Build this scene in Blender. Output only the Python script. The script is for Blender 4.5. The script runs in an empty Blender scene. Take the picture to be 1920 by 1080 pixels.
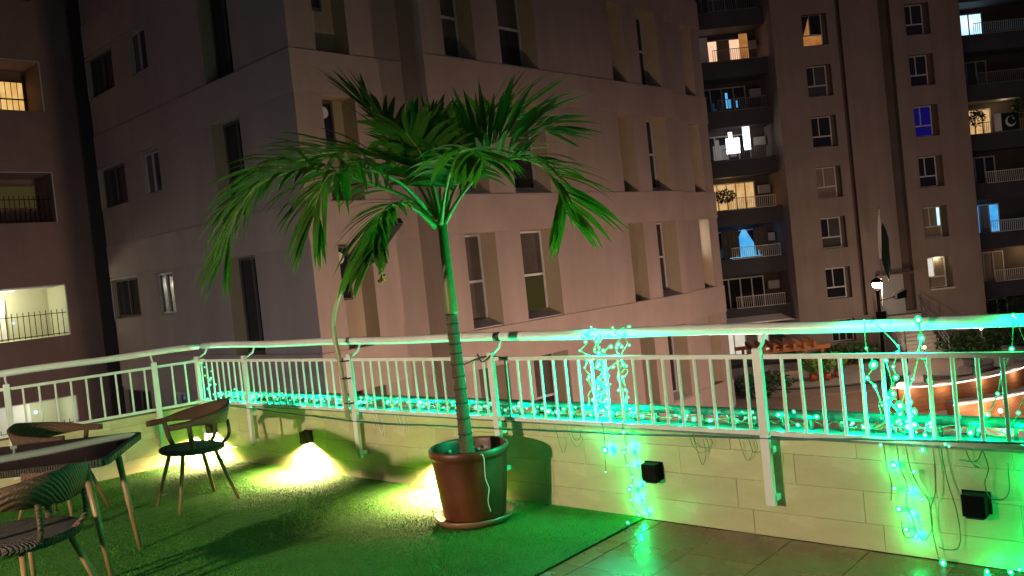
import bpy, bmesh, math, random
import numpy as np
from mathutils import Vector, Matrix
random.seed(7)
rng = np.random.default_rng(7)
R = math.radians
S = bpy.context.scene
COL = S.collection

# ------------------------------------------------------------------ camera
cd = bpy.data.cameras.new('camera'); cam = bpy.data.objects.new('camera', cd); COL.objects.link(cam)
cd.sensor_width = 36.0; cd.lens = 30.0; cd.clip_start = 0.05; cd.clip_end = 3000
cam.matrix_world = Matrix.Translation((0, 0, 1.6)) @ Matrix.Rotation(R(88.5), 4, 'X') @ Matrix.Rotation(R(-6.0), 4, 'Z')
S.camera = cam

# ------------------------------------------------------------------ night sky, city glow, exposure
wd = bpy.data.worlds.new('World'); S.world = wd; wd.use_nodes = True
wn = wd.node_tree.nodes; wl = wd.node_tree.links
wn.clear()
sky = wn.new('ShaderNodeTexSky'); sky.sky_type = 'NISHITA'; sky.sun_disc = False
sky.sun_elevation = R(-7.0); sky.sun_rotation = R(200); sky.dust_density = 3.0
bg = wn.new('ShaderNodeBackground'); bg.inputs['Strength'].default_value = 0.15
glow = wn.new('ShaderNodeBackground'); glow.inputs['Color'].default_value = (0.038, 0.0285, 0.0460, 1)
glow.inputs['Strength'].default_value = 1.0          # even glow of the city on the night sky
add = wn.new('ShaderNodeAddShader'); wo = wn.new('ShaderNodeOutputWorld')
wl.new(sky.outputs[0], bg.inputs['Color']); wl.new(bg.outputs[0], add.inputs[0]); wl.new(glow.outputs[0], add.inputs[1])
wl.new(add.outputs[0], wo.inputs['Surface'])
S.view_settings.view_transform = 'Standard'; S.view_settings.look = 'None'
S.view_settings.exposure = 0.0; S.view_settings.gamma = 1.0; S.view_settings.use_curve_mapping = False
S.render.engine = 'CYCLES'
S.cycles.use_denoising = True
S.cycles.max_bounces = 6; S.cycles.diffuse_bounces = 3; S.cycles.glossy_bounces = 3
S.cycles.transparent_max_bounces = 8; S.cycles.transmission_bounces = 4
S.cycles.sample_clamp_indirect = 4.0; S.cycles.caustics_reflective = False; S.cycles.caustics_refractive = False
try: S.cycles.use_light_tree = True
except Exception: pass

# ------------------------------------------------------------------ materials
MATS = {}
def ramp2(nt, fac, a, b, p0=0.0, p1=1.0):
    r = nt.nodes.new('ShaderNodeValToRGB')
    r.color_ramp.elements[0].position = p0; r.color_ramp.elements[0].color = (*a, 1)
    r.color_ramp.elements[1].position = p1; r.color_ramp.elements[1].color = (*b, 1)
    nt.links.new(fac, r.inputs[0]); return r.outputs[0]
def noise(nt, scale, detail=4, rough=0.6, stretch=None, vec='Object'):
    tc = nt.nodes.new('ShaderNodeTexCoord'); n = nt.nodes.new('ShaderNodeTexNoise')
    n.inputs['Scale'].default_value = scale; n.inputs['Detail'].default_value = detail; n.inputs['Roughness'].default_value = rough
    if stretch:
        mp = nt.nodes.new('ShaderNodeMapping'); mp.inputs['Scale'].default_value = stretch
        nt.links.new(tc.outputs[vec], mp.inputs[0]); nt.links.new(mp.outputs[0], n.inputs['Vector'])
    else: nt.links.new(tc.outputs[vec], n.inputs['Vector'])
    return n.outputs['Fac']
def mat(name, c, rough=0.6, c2=None, scale=4.0, bump=0.0, bscale=60.0, metal=0.0, spec=0.5, stretch=None,
        rough2=None, rscale=3.0, objrand=0.0, emit=None, estr=0.0, trans=0.0, detail=5, coat=0.0, wave=None):
    m = bpy.data.materials.new(name); m.use_nodes = True; nt = m.node_tree; nt.nodes.clear()
    o = nt.nodes.new('ShaderNodeOutputMaterial'); p = nt.nodes.new('ShaderNodeBsdfPrincipled')
    nt.links.new(p.outputs[0], o.inputs['Surface'])
    p.inputs['Base Color'].default_value = (*c, 1); p.inputs['Roughness'].default_value = rough
    p.inputs['Metallic'].default_value = metal; p.inputs['Specular IOR Level'].default_value = spec
    p.inputs['Coat Weight'].default_value = coat; p.inputs['Coat Roughness'].default_value = 0.08
    p.inputs['Transmission Weight'].default_value = trans
    col = None
    if c2 is not None:
        col = ramp2(nt, noise(nt, scale, detail, 0.65, stretch), c, c2, 0.32, 0.68)
    if objrand:
        oi = nt.nodes.new('ShaderNodeObjectInfo'); mr = nt.nodes.new('ShaderNodeMapRange')
        mr.inputs['To Min'].default_value = 1 - objrand; mr.inputs['To Max'].default_value = 1 + objrand * 0.6
        nt.links.new(oi.outputs['Random'], mr.inputs['Value'])
        mx = nt.nodes.new('ShaderNodeVectorMath'); mx.operation = 'SCALE'
        if col is None:
            rgb = nt.nodes.new('ShaderNodeRGB'); rgb.outputs[0].default_value = (*c, 1); col = rgb.outputs[0]
        nt.links.new(col, mx.inputs[0]); nt.links.new(mr.outputs[0], mx.inputs['Scale']); col = mx.outputs[0]
    if col is not None: nt.links.new(col, p.inputs['Base Color'])
    if rough2 is not None:
        mr = nt.nodes.new('ShaderNodeMapRange'); mr.inputs['From Min'].default_value = 0.35; mr.inputs['From Max'].default_value = 0.65
        mr.inputs['To Min'].default_value = rough; mr.inputs['To Max'].default_value = rough2
        nt.links.new(noise(nt, rscale, 4), mr.inputs['Value']); nt.links.new(mr.outputs[0], p.inputs['Roughness'])
    if bump:
        b = nt.nodes.new('ShaderNodeBump'); b.inputs['Strength'].default_value = bump; b.inputs['Distance'].default_value = 0.01
        if wave:
            tc = nt.nodes.new('ShaderNodeTexCoord'); w = nt.nodes.new('ShaderNodeTexWave'); w.wave_type = 'BANDS'
            w.bands_direction = wave; w.inputs['Scale'].default_value = bscale; w.inputs['Distortion'].default_value = 2.5
            w.inputs['Detail'].default_value = 2; w.inputs['Detail Scale'].default_value = 3
            nt.links.new(tc.outputs['Object'], w.inputs['Vector']); nt.links.new(w.outputs['Fac'], b.inputs['Height'])
        else: nt.links.new(noise(nt, bscale, 5, 0.7), b.inputs['Height'])
        nt.links.new(b.outputs[0], p.inputs['Normal'])
    if emit:
        p.inputs['Emission Color'].default_value = (*emit, 1); p.inputs['Emission Strength'].default_value = estr
    MATS[name] = m; return m
def glowmat(name, c, strength, c2=None, scale=3.0, sampled=True, stretch=None):
    m = bpy.data.materials.new(name); m.use_nodes = True; nt = m.node_tree; nt.nodes.clear()
    o = nt.nodes.new('ShaderNodeOutputMaterial'); e = nt.nodes.new('ShaderNodeEmission')
    e.inputs[0].default_value = (*c, 1); e.inputs[1].default_value = strength
    if c2: nt.links.new(ramp2(nt, noise(nt, scale, 3, 0.5, stretch), c, c2, 0.35, 0.65), e.inputs[0])
    nt.links.new(e.outputs[0], o.inputs[0])
    if not sampled: m.cycles.emission_sampling = 'NONE'
    MATS[name] = m; return m

mat('render_wall', (0.40, 0.30, 0.255), 0.85, (0.32, 0.245, 0.21), 0.6, 0.25, 40, stretch=(1, 1, 0.35))
mat('render_band', (0.42, 0.315, 0.265), 0.85, (0.35, 0.265, 0.225), 0.8, 0.25, 40)
mat('reveal', (0.44, 0.34, 0.24), 0.85, (0.38, 0.29, 0.20), 1.2, 0.2, 40)
mat('slot_brown', (0.045, 0.035, 0.03), 0.9)  # near-black brown for the deep slot next to the left block
mat('dark_slot', (0.10, 0.08, 0.07), 0.9)
mat('left_wall', (0.25, 0.160, 0.130), 0.85, (0.20, 0.128, 0.105), 0.7, 0.25, 40)
mat('tower_wall', (0.34, 0.265, 0.225), 0.85, (0.28, 0.215, 0.185), 0.4, 0.2, 30)
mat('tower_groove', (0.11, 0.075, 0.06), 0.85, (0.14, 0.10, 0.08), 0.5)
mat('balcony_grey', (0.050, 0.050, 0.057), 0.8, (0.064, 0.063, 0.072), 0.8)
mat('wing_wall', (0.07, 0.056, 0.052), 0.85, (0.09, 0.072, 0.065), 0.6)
mat('tower_rail', (0.22, 0.21, 0.20), 0.5)
mat('window_white', (0.66, 0.64, 0.60), 0.45, (0.56, 0.54, 0.51), 6)
mat('window_grey', (0.42, 0.41, 0.42), 0.5)
mat('pane_dark', (0.018, 0.019, 0.022), 0.06, spec=0.6)
mat('pane_grey', (0.10, 0.085, 0.075), 0.12, (0.07, 0.06, 0.055), 1.5, spec=0.6)
mat('pane_curtain', (0.30, 0.24, 0.18), 0.35, (0.22, 0.17, 0.12), 3, stretch=(6, 6, 0.4))
mat('sill_white', (0.50, 0.46, 0.45), 0.6)
mat('fan_white', (0.62, 0.60, 0.56), 0.5)
mat('stone_tile', (0.63, 0.545, 0.33), 0.33, (0.55, 0.47, 0.275), 5, 0.18, 90, rough2=0.16, rscale=2.5, objrand=0.10, stretch=(1, 1, 3))
mat('grout', (0.52, 0.45, 0.28), 0.9)
mat('parapet_top', (0.16, 0.15, 0.13), 0.7, (0.10, 0.095, 0.08), 9, 0.4, 60)
mat('terracotta_paving', (0.250, 0.056, 0.018), 0.40, (0.150, 0.036, 0.013), 3.5, 0.2, 70, rough2=0.10, rscale=2.2, objrand=0.18, spec=0.18)
mat('paving_grout', (0.10, 0.040, 0.020), 0.6)
mat('rail_white', (0.80, 0.78, 0.73), 0.28, (0.72, 0.70, 0.65), 14, 0.05, 120)
mat('black_plastic', (0.010, 0.010, 0.011), 0.45)
mat('black_metal', (0.003, 0.003, 0.0033), 0.7, spec=0.12)
mat('dark_pipe', (0.03, 0.035, 0.03), 0.5)
mat('turf_base', (0.030, 0.110, 0.008), 0.95, (0.020, 0.078, 0.006), 3)
mat('turf_blade', (0.064, 0.255, 0.009), 0.7, (0.038, 0.170, 0.006), 1.6, spec=0.35)
mat('terracotta_pot', (0.150, 0.036, 0.012), 0.45, (0.088, 0.022, 0.009), 5, 0.15, 45, rough2=0.28, rscale=3)
mat('saucer_glaze', (0.30, 0.13, 0.08), 0.3, (0.22, 0.09, 0.05), 6)
mat('soil', (0.05, 0.035, 0.022), 0.95, (0.10, 0.07, 0.045), 40, 0.9, 120)
mat('pebble_white', (0.55, 0.53, 0.48), 0.7)
mat('palm_trunk', (0.105, 0.085, 0.042), 0.85, (0.052, 0.050, 0.026), 14, 0.5, 60)
mat('palm_shaft', (0.095, 0.135, 0.025), 0.5, (0.145, 0.155, 0.04), 9, 0.1, 30, stretch=(3, 3, .5))
mat('palm_scar', (0.03, 0.025, 0.016), 0.9)
mat('palm_rachis', (0.20, 0.30, 0.05), 0.4, (0.15, 0.24, 0.04), 6)
_m = mat('palm_leaf2', (0.017, 0.058, 0.007), 0.65, (0.036, 0.092, 0.010), 2.2, 0.10, 30, spec=0.08)
def translucent(m, c, f):
    nt = m.node_tree; o = [n for n in nt.nodes if n.type == 'OUTPUT_MATERIAL'][0]; p = [n for n in nt.nodes if n.type == 'BSDF_PRINCIPLED'][0]
    t = nt.nodes.new('ShaderNodeBsdfTranslucent'); t.inputs[0].default_value = (*c, 1); mx = nt.nodes.new('ShaderNodeMixShader'); mx.inputs[0].default_value = f
    nt.links.new(p.outputs[0], mx.inputs[1]); nt.links.new(t.outputs[0], mx.inputs[2]); nt.links.new(mx.outputs[0], o.inputs['Surface'])
translucent(_m, (0.10, 0.26, 0.015), 0.25)
def weave(m, sc, a, b_, dirn):
    nt = m.node_tree; p = [n for n in nt.nodes if n.type == 'BSDF_PRINCIPLED'][0]
    tc = nt.nodes.new('ShaderNodeTexCoord'); w = nt.nodes.new('ShaderNodeTexWave'); w.bands_direction = dirn; w.inputs['Scale'].default_value = sc; w.inputs['Distortion'].default_value = 1.2; w.inputs['Detail'].default_value = 2
    nt.links.new(tc.outputs['Object'], w.inputs['Vector']); nt.links.new(ramp2(nt, w.outputs['Fac'], a, b_, .25, .8), p.inputs['Base Color'])
mat('wicker', (0.105, 0.052, 0.026), 0.6, (0.050, 0.026, 0.014), 38, 0.6, 34, wave='DIAGONAL')
mat('wicker_dark', (0.034, 0.019, 0.012), 0.65, (0.020, 0.012, 0.008), 25, 1.0, 22, wave='X')
weave(MATS['wicker'], 30, (0.068, 0.033, 0.017), (0.112, 0.055, 0.027), 'DIAGONAL'); weave(MATS['wicker_dark'], 24, (0.018, 0.011, 0.007), (0.036, 0.021, 0.013), 'X')
mat('leg_wood', (0.30, 0.17, 0.075), 0.45, (0.21, 0.115, 0.05), 7, 0.1, 30, stretch=(6, 6, .6))
mat('table_glass', (0.004, 0.004, 0.004), 0.03, spec=0.3)
mat('cable_teal', (0.03, 0.10, 0.10), 0.5)
mat('cable_brown', (0.06, 0.035, 0.02), 0.6)
mat('string_green', (0.02, 0.16, 0.05), 0.5)
mat('lamp_pole', (0.42, 0.33, 0.20), 0.4, (0.34, 0.26, 0.16), 8)
mat('panel_black', (0.012, 0.013, 0.016), 0.25)
mat('orange_flower', (0.75, 0.25, 0.03), 0.5)
mat('ground', (0.035, 0.032, 0.028), 0.85, (0.022, 0.021, 0.018), 0.4, 0.3, 20)
mat('paving_garden', (0.30, 0.22, 0.17), 0.6, (0.24, 0.17, 0.13), 1.2)
mat('concrete', (0.26, 0.25, 0.235), 0.75, (0.20, 0.19, 0.18), 1.5, 0.2, 30)
mat('kerb_dark', (0.05, 0.05, 0.05), 0.7)
mat('garden_brick', (0.46, 0.20, 0.085), 0.8, (0.28, 0.12, 0.05), 2.0, 1.0, 8, stretch=(1, 1, 7))
mat('step_stone', (0.46, 0.41, 0.35), 0.7, (0.38, 0.34, 0.29), 2)
mat('pergola_wood', (0.50, 0.19, 0.05), 0.6, (0.40, 0.14, 0.035), 3)
mat('metal_grey', (0.30, 0.30, 0.30), 0.4, metal=0.5)
mat('door_grey', (0.40, 0.39, 0.38), 0.6, (0.36, 0.35, 0.34), 1)
mat('hedge_leaf', (0.022, 0.060, 0.016), 0.6, (0.040, 0.095, 0.022), 3)
mat('plant_leaf', (0.10, 0.22, 0.03), 0.5, (0.16, 0.28, 0.04), 5)
mat('pot_red', (0.45, 0.09, 0.03), 0.6)
mat('flag_white', (0.72, 0.72, 0.70), 0.8)
mat('flag_green', (0.003, 0.020, 0.010), 0.9)
mat('cloth_white', (0.70, 0.66, 0.62), 0.9)
mat('room_white', (0.72, 0.70, 0.62), 0.8)
mat('room_green', (0.52, 0.53, 0.36), 0.8)
mat('ac_white', (0.40, 0.39, 0.36), 0.6)
mat('lounger_grey', (0.16, 0.17, 0.18), 0.5)
def streaks(m, amt, sc):
    nt = m.node_tree; p = [n for n in nt.nodes if n.type == 'BSDF_PRINCIPLED'][0]; src = p.inputs['Base Color'].links[0].from_socket
    mr = nt.nodes.new('ShaderNodeMapRange'); mr.inputs['From Min'].default_value = .42; mr.inputs['From Max'].default_value = .66; mr.inputs['To Min'].default_value = 1; mr.inputs['To Max'].default_value = 1 - amt
    nt.links.new(noise(nt, sc, 6, .62, (1, 1, .06)), mr.inputs['Value']); v = nt.nodes.new('ShaderNodeVectorMath'); v.operation = 'SCALE'
    nt.links.new(src, v.inputs[0]); nt.links.new(mr.outputs[0], v.inputs['Scale']); nt.links.new(v.outputs[0], p.inputs['Base Color'])
for q_ in ('render_wall', 'left_wall', 'tower_wall'): streaks(MATS[q_], .16, 0.9)
streaks(MATS['render_band'], .10, .9); streaks(MATS['stone_tile'], .10, 3.0); streaks(MATS['terracotta_pot'], .45, 7.0)
glowmat('lit_warm', (1.0, 0.62, 0.26), 0.75, (0.8, 0.42, 0.14), 2.0)
glowmat('lit_amber', (1.0, 0.62, 0.22), 0.95, (0.75, 0.40, 0.10), 2.5)
glowmat('lit_pink', (1.0, 0.66, 0.44), 1.1, (0.9, 0.5, 0.3), 1.0)
glowmat('lit_white', (0.92, 0.86, 0.74), 0.85, (0.75, 0.68, 0.55), 1.0)
glowmat('lit_bright', (1.0, 0.95, 0.90), 3.0)
glowmat('lit_blue', (0.05, 0.42, 1.0), 0.85, (0.16, 0.62, 1.0), 1.2)
glowmat('lit_bluedeep', (0.022, 0.016, 0.34), 0.22)
glowmat('lit_icy', (0.35, 0.72, 1.0), 1.5, (0.7, 0.9, 1.0), 1.0)
glowmat('lit_dim', (0.16, 0.125, 0.04), 0.25)
glowmat('lit_curtain', (0.85, 0.36, 0.10), 0.5, (0.55, 0.2, 0.05), 1.5)
glowmat('lamp_warm', (1.0, 0.80, 0.50), 14.0, sampled=False)
glowmat('lamp_globe', (1.0, 0.72, 0.42), 9.0, sampled=False)
glowmat('led_white', (1.0, 0.80, 0.66), 5.0, sampled=False)
glowmat('bulb_core', (0.30, 1.0, 0.62), 11.0, sampled=False)
glowmat('led_blue', (0.2, 0.5, 1.0), 4.0, sampled=False)
def halo(name, c, s, t):
    m = bpy.data.materials.new(name); m.use_nodes = True; nt = m.node_tree; nt.nodes.clear()
    o = nt.nodes.new('ShaderNodeOutputMaterial'); e = nt.nodes.new('ShaderNodeEmission'); tr = nt.nodes.new('ShaderNodeBsdfTransparent')
    mx = nt.nodes.new('ShaderNodeMixShader'); mx.inputs[0].default_value = t
    e.inputs[0].default_value = (*c, 1); e.inputs[1].default_value = s
    nt.links.new(tr.outputs[0], mx.inputs[1]); nt.links.new(e.outputs[0], mx.inputs[2]); nt.links.new(mx.outputs[0], o.inputs[0])
    m.cycles.emission_sampling = 'NONE'; MATS[name] = m
halo('bulb_lens', (0.0, 1.0, 0.34), 1.5, 0.6)

# ------------------------------------------------------------------ mesh helpers
class Frame:
    """a vertical plane: origin (x, y), d along it, n out of it"""
    def __init__(s, o, ang, flip=1):
        s.o = Vector((o[0], o[1], 0)); a = R(ang)
        s.d = Vector((math.cos(a), math.sin(a), 0)); s.n = Vector((s.d.y, -s.d.x, 0)) * flip
    def p(s, t, off, z): return s.o + s.d * t + s.n * off + Vector((0, 0, z))
class MB:
    def __init__(s): s.v = []; s.f = []; s.m = []; s.sm = []
    def add(s, vs, fs, mi=0, smooth=False):
        b = len(s.v); s.v.extend([tuple(v) for v in vs]); s.f.extend([tuple(i + b for i in f) for f in fs])
        s.m.extend([mi] * len(fs)); s.sm.extend([smooth] * len(fs)); return s
    def hexa(s, c, mi=0):       # 8 corners, bottom ring then top ring
        return s.add(c, [(3, 2, 1, 0), (4, 5, 6, 7), (0, 1, 5, 4), (1, 2, 6, 5), (2, 3, 7, 6), (3, 0, 4, 7)], mi)
    def box(s, x0, x1, y0, y1, z0, z1, mi=0):
        return s.hexa([(x0, y0, z0), (x1, y0, z0), (x1, y1, z0), (x0, y1, z0), (x0, y0, z1), (x1, y0, z1), (x1, y1, z1), (x0, y1, z1)], mi)
    def fbox(s, F, t0, t1, o0, o1, z0, z1, mi=0):
        return s.hexa([F.p(t0, o0, z0), F.p(t1, o0, z0), F.p(t1, o1, z0), F.p(t0, o1, z0), F.p(t0, o0, z1), F.p(t1, o0, z1), F.p(t1, o1, z1), F.p(t0, o1, z1)], mi)
    def bbox(s, x0, x1, y0, y1, z0, z1, b=0.004, mi=0):     # box with chamfered vertical and horizontal edges
        bm = bmesh.new(); bmesh.ops.create_cube(bm, size=1)
        for v in bm.verts: v.co = Vector(((x0 + x1) / 2 + v.co.x * (x1 - x0), (y0 + y1) / 2 + v.co.y * (y1 - y0), (z0 + z1) / 2 + v.co.z * (z1 - z0)))
        bmesh.ops.bevel(bm, geom=bm.edges[:], offset=b, segments=1, affect='EDGES')
        bm.verts.ensure_lookup_table(); s.add([v.co.copy() for v in bm.verts], [[v.index for v in f.verts] for f in bm.faces], mi); bm.free(); return s
    def quad(s, a, b, c, d, mi=0): return s.add([a, b, c, d], [(0, 1, 2, 3)], mi)
    def tube(s, pts, rad, n=8, mi=0, cap=True):
        pts = [Vector(p) for p in pts]; m = len(pts)
        rr = rad if isinstance(rad, (list, tuple)) else [rad] * m
        vs = []; ref = None
        for i, p in enumerate(pts):
            t = (pts[min(i + 1, m - 1)] - pts[max(i - 1, 0)])
            t = t.normalized() if t.length > 1e-9 else Vector((0, 0, 1))
            if ref is None: ref = Vector((0, 0, 1)) if abs(t.z) < .9 else Vector((1, 0, 0))
            a = (ref - t * ref.dot(t)).normalized(); b = t.cross(a); ref = a
            for k in range(n):
                th = 2 * math.pi * k / n; vs.append(p + (a * math.cos(th) + b * math.sin(th)) * rr[i])
        fs = [(i * n + k, i * n + (k + 1) % n, (i + 1) * n + (k + 1) % n, (i + 1) * n + k) for i in range(m - 1) for k in range(n)]
        if cap: fs += [tuple(range(n - 1, -1, -1)), tuple((m - 1) * n + k for k in range(n))]
        return s.add(vs, fs, mi, True)
    def lathe(s, prof, c=(0, 0, 0), n=32, mi=0, smooth=True):
        vs = []; m = len(prof)
        for r, z in prof:
            for k in range(n):
                th = 2 * math.pi * k / n; vs.append((c[0] + r * math.cos(th), c[1] + r * math.sin(th), c[2] + z))
        fs = [(i * n + k, i * n + (k + 1) % n, (i + 1) * n + (k + 1) % n, (i + 1) * n + k) for i in range(m - 1) for k in range(n)]
        return s.add(vs, fs, mi, smooth)
    def ball(s, c, r, mi=0, n=8, m=5, sz=1.0):
        prof = [(max(1e-4, r * math.sin(math.pi * i / m)), -r * sz * math.cos(math.pi * i / m)) for i in range(m + 1)]
        return s.lathe(prof, c, n, mi)
    def mesh(s, name, mats, base=None):
        me = bpy.data.meshes.new(name)
        vs = s.v if base is None else [(v[0] - base[0], v[1] - base[1], v[2] - base[2]) for v in s.v]
        me.from_pydata(vs, [], s.f)
        for k in (mats if isinstance(mats, (list, tuple)) else [mats]): me.materials.append(MATS[k])
        if any(s.m): me.polygons.foreach_set('material_index', s.m)
        me.polygons.foreach_set('use_smooth', s.sm); me.update(); return me
    def build(s, name, mats, parent=None, base=None):
        b = base if base is not None else (parent_base(parent) if parent else None)
        return link(name, s.mesh(name, mats, b), parent)
BASE = {}
def parent_base(p): return BASE.get(p.name, (0, 0, 0))
def link(name, me, parent=None, loc=None):
    o = bpy.data.objects.new(name, me); COL.objects.link(o)
    if parent: o.parent = parent; BASE[o.name] = parent_base(parent)
    if loc is not None: o.location = loc
    return o
def tag(o, label=None, cat=None, group=None, kind=None):
    if label: o['label'] = label
    if cat: o['category'] = cat
    if group: o['group'] = group
    if kind: o['kind'] = kind
    return o
def thing(name, loc, label, cat, group=None, rz=0, local=False):
    o = bpy.data.objects.new(name, None); COL.objects.link(o); o.location = loc; o.rotation_euler = (0, 0, rz)
    o.empty_display_size = 0.1; BASE[o.name] = (0, 0, 0) if local else tuple(loc)
    return tag(o, label, cat, group)
def struct(name, mb, m, parent=None):
    return tag(mb.build(name, m, parent), kind=None if parent else 'structure')
def lamp(name, kind, loc, power, color, parent=None, size=0.05, angle=None, blend=0.5, direction=None):
    l = bpy.data.lights.new(name, kind); l.energy = power; l.color = color
    if kind in ('POINT', 'SPOT'): l.shadow_soft_size = size
    if kind == 'SPOT': l.spot_size = R(angle); l.spot_blend = blend
    o = bpy.data.objects.new(name, l); COL.objects.link(o)
    b = parent_base(parent) if parent else (0, 0, 0)
    if parent: o.parent = parent
    o.location = Vector(loc) - Vector(b)
    if direction is not None: o.rotation_euler = Vector(direction).to_track_quat('-Z', 'Y').to_euler()
    return o
def bez(pts, n=24):     # Catmull-Rom through points
    P = [Vector(p) for p in pts]; P = [P[0] * 2 - P[1]] + P + [P[-1] * 2 - P[-2]]; out = []
    m = len(P) - 3
    for i in range(n + 1):
        u = i / n * m; k = min(int(u), m - 1); t = u - k; a, b, c, d = P[k:k + 4]
        out.append(0.5 * ((2 * b) + (c - a) * t + (2 * a - 5 * b + 4 * c - d) * t * t + (3 * b - a - 3 * c + d) * t ** 3))
    return out

# ================================================================== THE SETTING
GZ = -6.4                                                # street level; the terrace floor is z = 0
CORNER = Vector((-3.181, 8.537, 0))
FW = Frame(CORNER[:2], -41.84)                           # front parapet, s to the right
if FW.n.dot(Vector((0, -1, 0))) < 0: FW.n = -FW.n        # n points to the terrace
LWF = Frame(CORNER[:2], 217.8)                           # parapet on the left, s towards the camera
if LWF.n.dot(Vector((1, -1, 0))) < 0: LWF.n = -LWF.n

g = MB(); g.quad((-400, -400, GZ), (400, -400, GZ), (400, 400, GZ), (-400, 400, GZ)); struct('ground', g, 'ground')

# terrace slab (its top is the screed under turf and paving)
TP = [FW.p(0, 0, 0), FW.p(11, 0, 0), FW.p(11, 9, 0), LWF.p(11, 9, 0) , LWF.p(11, 0, 0)]
TP = [FW.p(-0.0, -0.2, 0), FW.p(11, -0.2, 0), Vector((1, -6, 0)), Vector((-9, -6, 0)), LWF.p(8, -0.2, 0)]
slab = MB(); k = len(TP)
slab.add([(p.x, p.y, -0.012) for p in TP] + [(p.x, p.y, GZ) for p in TP], [tuple(range(k - 1, -1, -1)), tuple(range(k, 2 * k))] + [(i, (i + 1) % k, k + (i + 1) % k, k + i) for i in range(k)])
slab_o = struct('terrace_floor', slab, 'paving_grout')

# paving tiles right of the turf, aligned with the parapet
SG = 5.15
TS = 0.40; nt_ = 0
pt_meshes = []
for q in range(4):
    b = MB(); b.box(0.002, TS - 0.002, 0.002, TS - 0.002, -0.03, 0.0); pt_meshes.append(b.mesh('paving_tile', 'terracotta_paving'))
rotm = math.atan2(FW.d.y, FW.d.x)
for i in range(11):
    for j in range(9):
        p = FW.p(SG + 0.125 + i * TS, 0.01 + j * TS + TS, 0.0)
        o = link('paving_tile', pt_meshes[(i * 3 + j) % 4], slab_o, (p.x, p.y, 0.001 + random.uniform(-.0012, .0012)))
        o.rotation_euler = (random.uniform(-.0025, .0025), random.uniform(-.0025, .0025), rotm)
b = MB(); b.box(0.003, 0.121, 0.002, TS - 0.002, -0.03, 0.0); bm_ = b.mesh('paving_tile', 'terracotta_paving')
for j in range(9):
    p = FW.p(SG, 0.01 + j * TS + TS, 0); o = link('paving_tile', bm_, slab_o, (p.x, p.y, 0.0)); o.rotation_euler = (0, 0, rotm)

# ---- artificial turf: backing sheet and blades
tb = MB(); pts = [FW.p(0.0, 0.0, 0.006), FW.p(SG - .01, 0.0, 0.006), FW.p(SG - .01, 6.2, 0.006), LWF.p(7.5, 6, 0.006), LWF.p(7.5, 0, 0.006)]
tb.add(pts, [(4, 3, 2, 1, 0)]); tb.add([p - Vector((0, 0, .012)) for p in pts], [(0, 1, 2, 3, 4)])
turf = tag(tb.build('artificial_turf', 'turf_base'), 'dark green artificial turf covering the terrace beside the brown paving', 'turf', kind='stuff')
N = 330000
ss = rng.uniform(-1.2, SG, N); ii = rng.uniform(0.0, 4.6, N)
X = CORNER.x + FW.d.x * ss + FW.n.x * ii; Y = CORNER.y + FW.d.y * ss + FW.n.y * ii
lin = (X - CORNER.x) * LWF.n.x + (Y - CORNER.y) * LWF.n.y
keep = (lin > 0.0) & (Y > 3.4) & (X > -5.2)
edge = SG - ss
keep &= (edge > rng.uniform(0, 0.02, N))
X = X[keep]; Y = Y[keep]; M = len(X)
hh = rng.uniform(0.007, 0.013, M) * (0.75 + 0.35 * np.sin(X * 5.1 + np.sin(Y * 3.7) * 2) * np.cos(Y * 4.3 + X * 1.7))
an = rng.uniform(0, 2 * np.pi, M); le = rng.uniform(0.2, 0.9, M) * hh; wa = an + np.pi / 2 + rng.uniform(-.5, .5, M)
ww = rng.uniform(0.0014, 0.0024, M)
V = np.empty((M, 3, 3))
V[:, 0] = np.stack([X - np.cos(wa) * ww, Y - np.sin(wa) * ww, np.full(M, 0.006)], 1)
V[:, 1] = np.stack([X + np.cos(wa) * ww, Y + np.sin(wa) * ww, np.full(M, 0.006)], 1)
V[:, 2] = np.stack([X + np.cos(an) * le, Y + np.sin(an) * le, 0.006 + hh], 1)
me = bpy.data.meshes.new('grass_blades'); me.vertices.add(3 * M); me.loops.add(3 * M); me.polygons.add(M)
me.vertices.foreach_set('co', V.ravel()); me.loops.foreach_set('vertex_index', np.arange(3 * M)); me.polygons.foreach_set('loop_start', np.arange(0, 3 * M, 3))
me.update(calc_edges=True); me.materials.append(MATS['turf_blade'])
blades = link('grass_blades', me, turf); tag(blades, kind='stuff')

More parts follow.
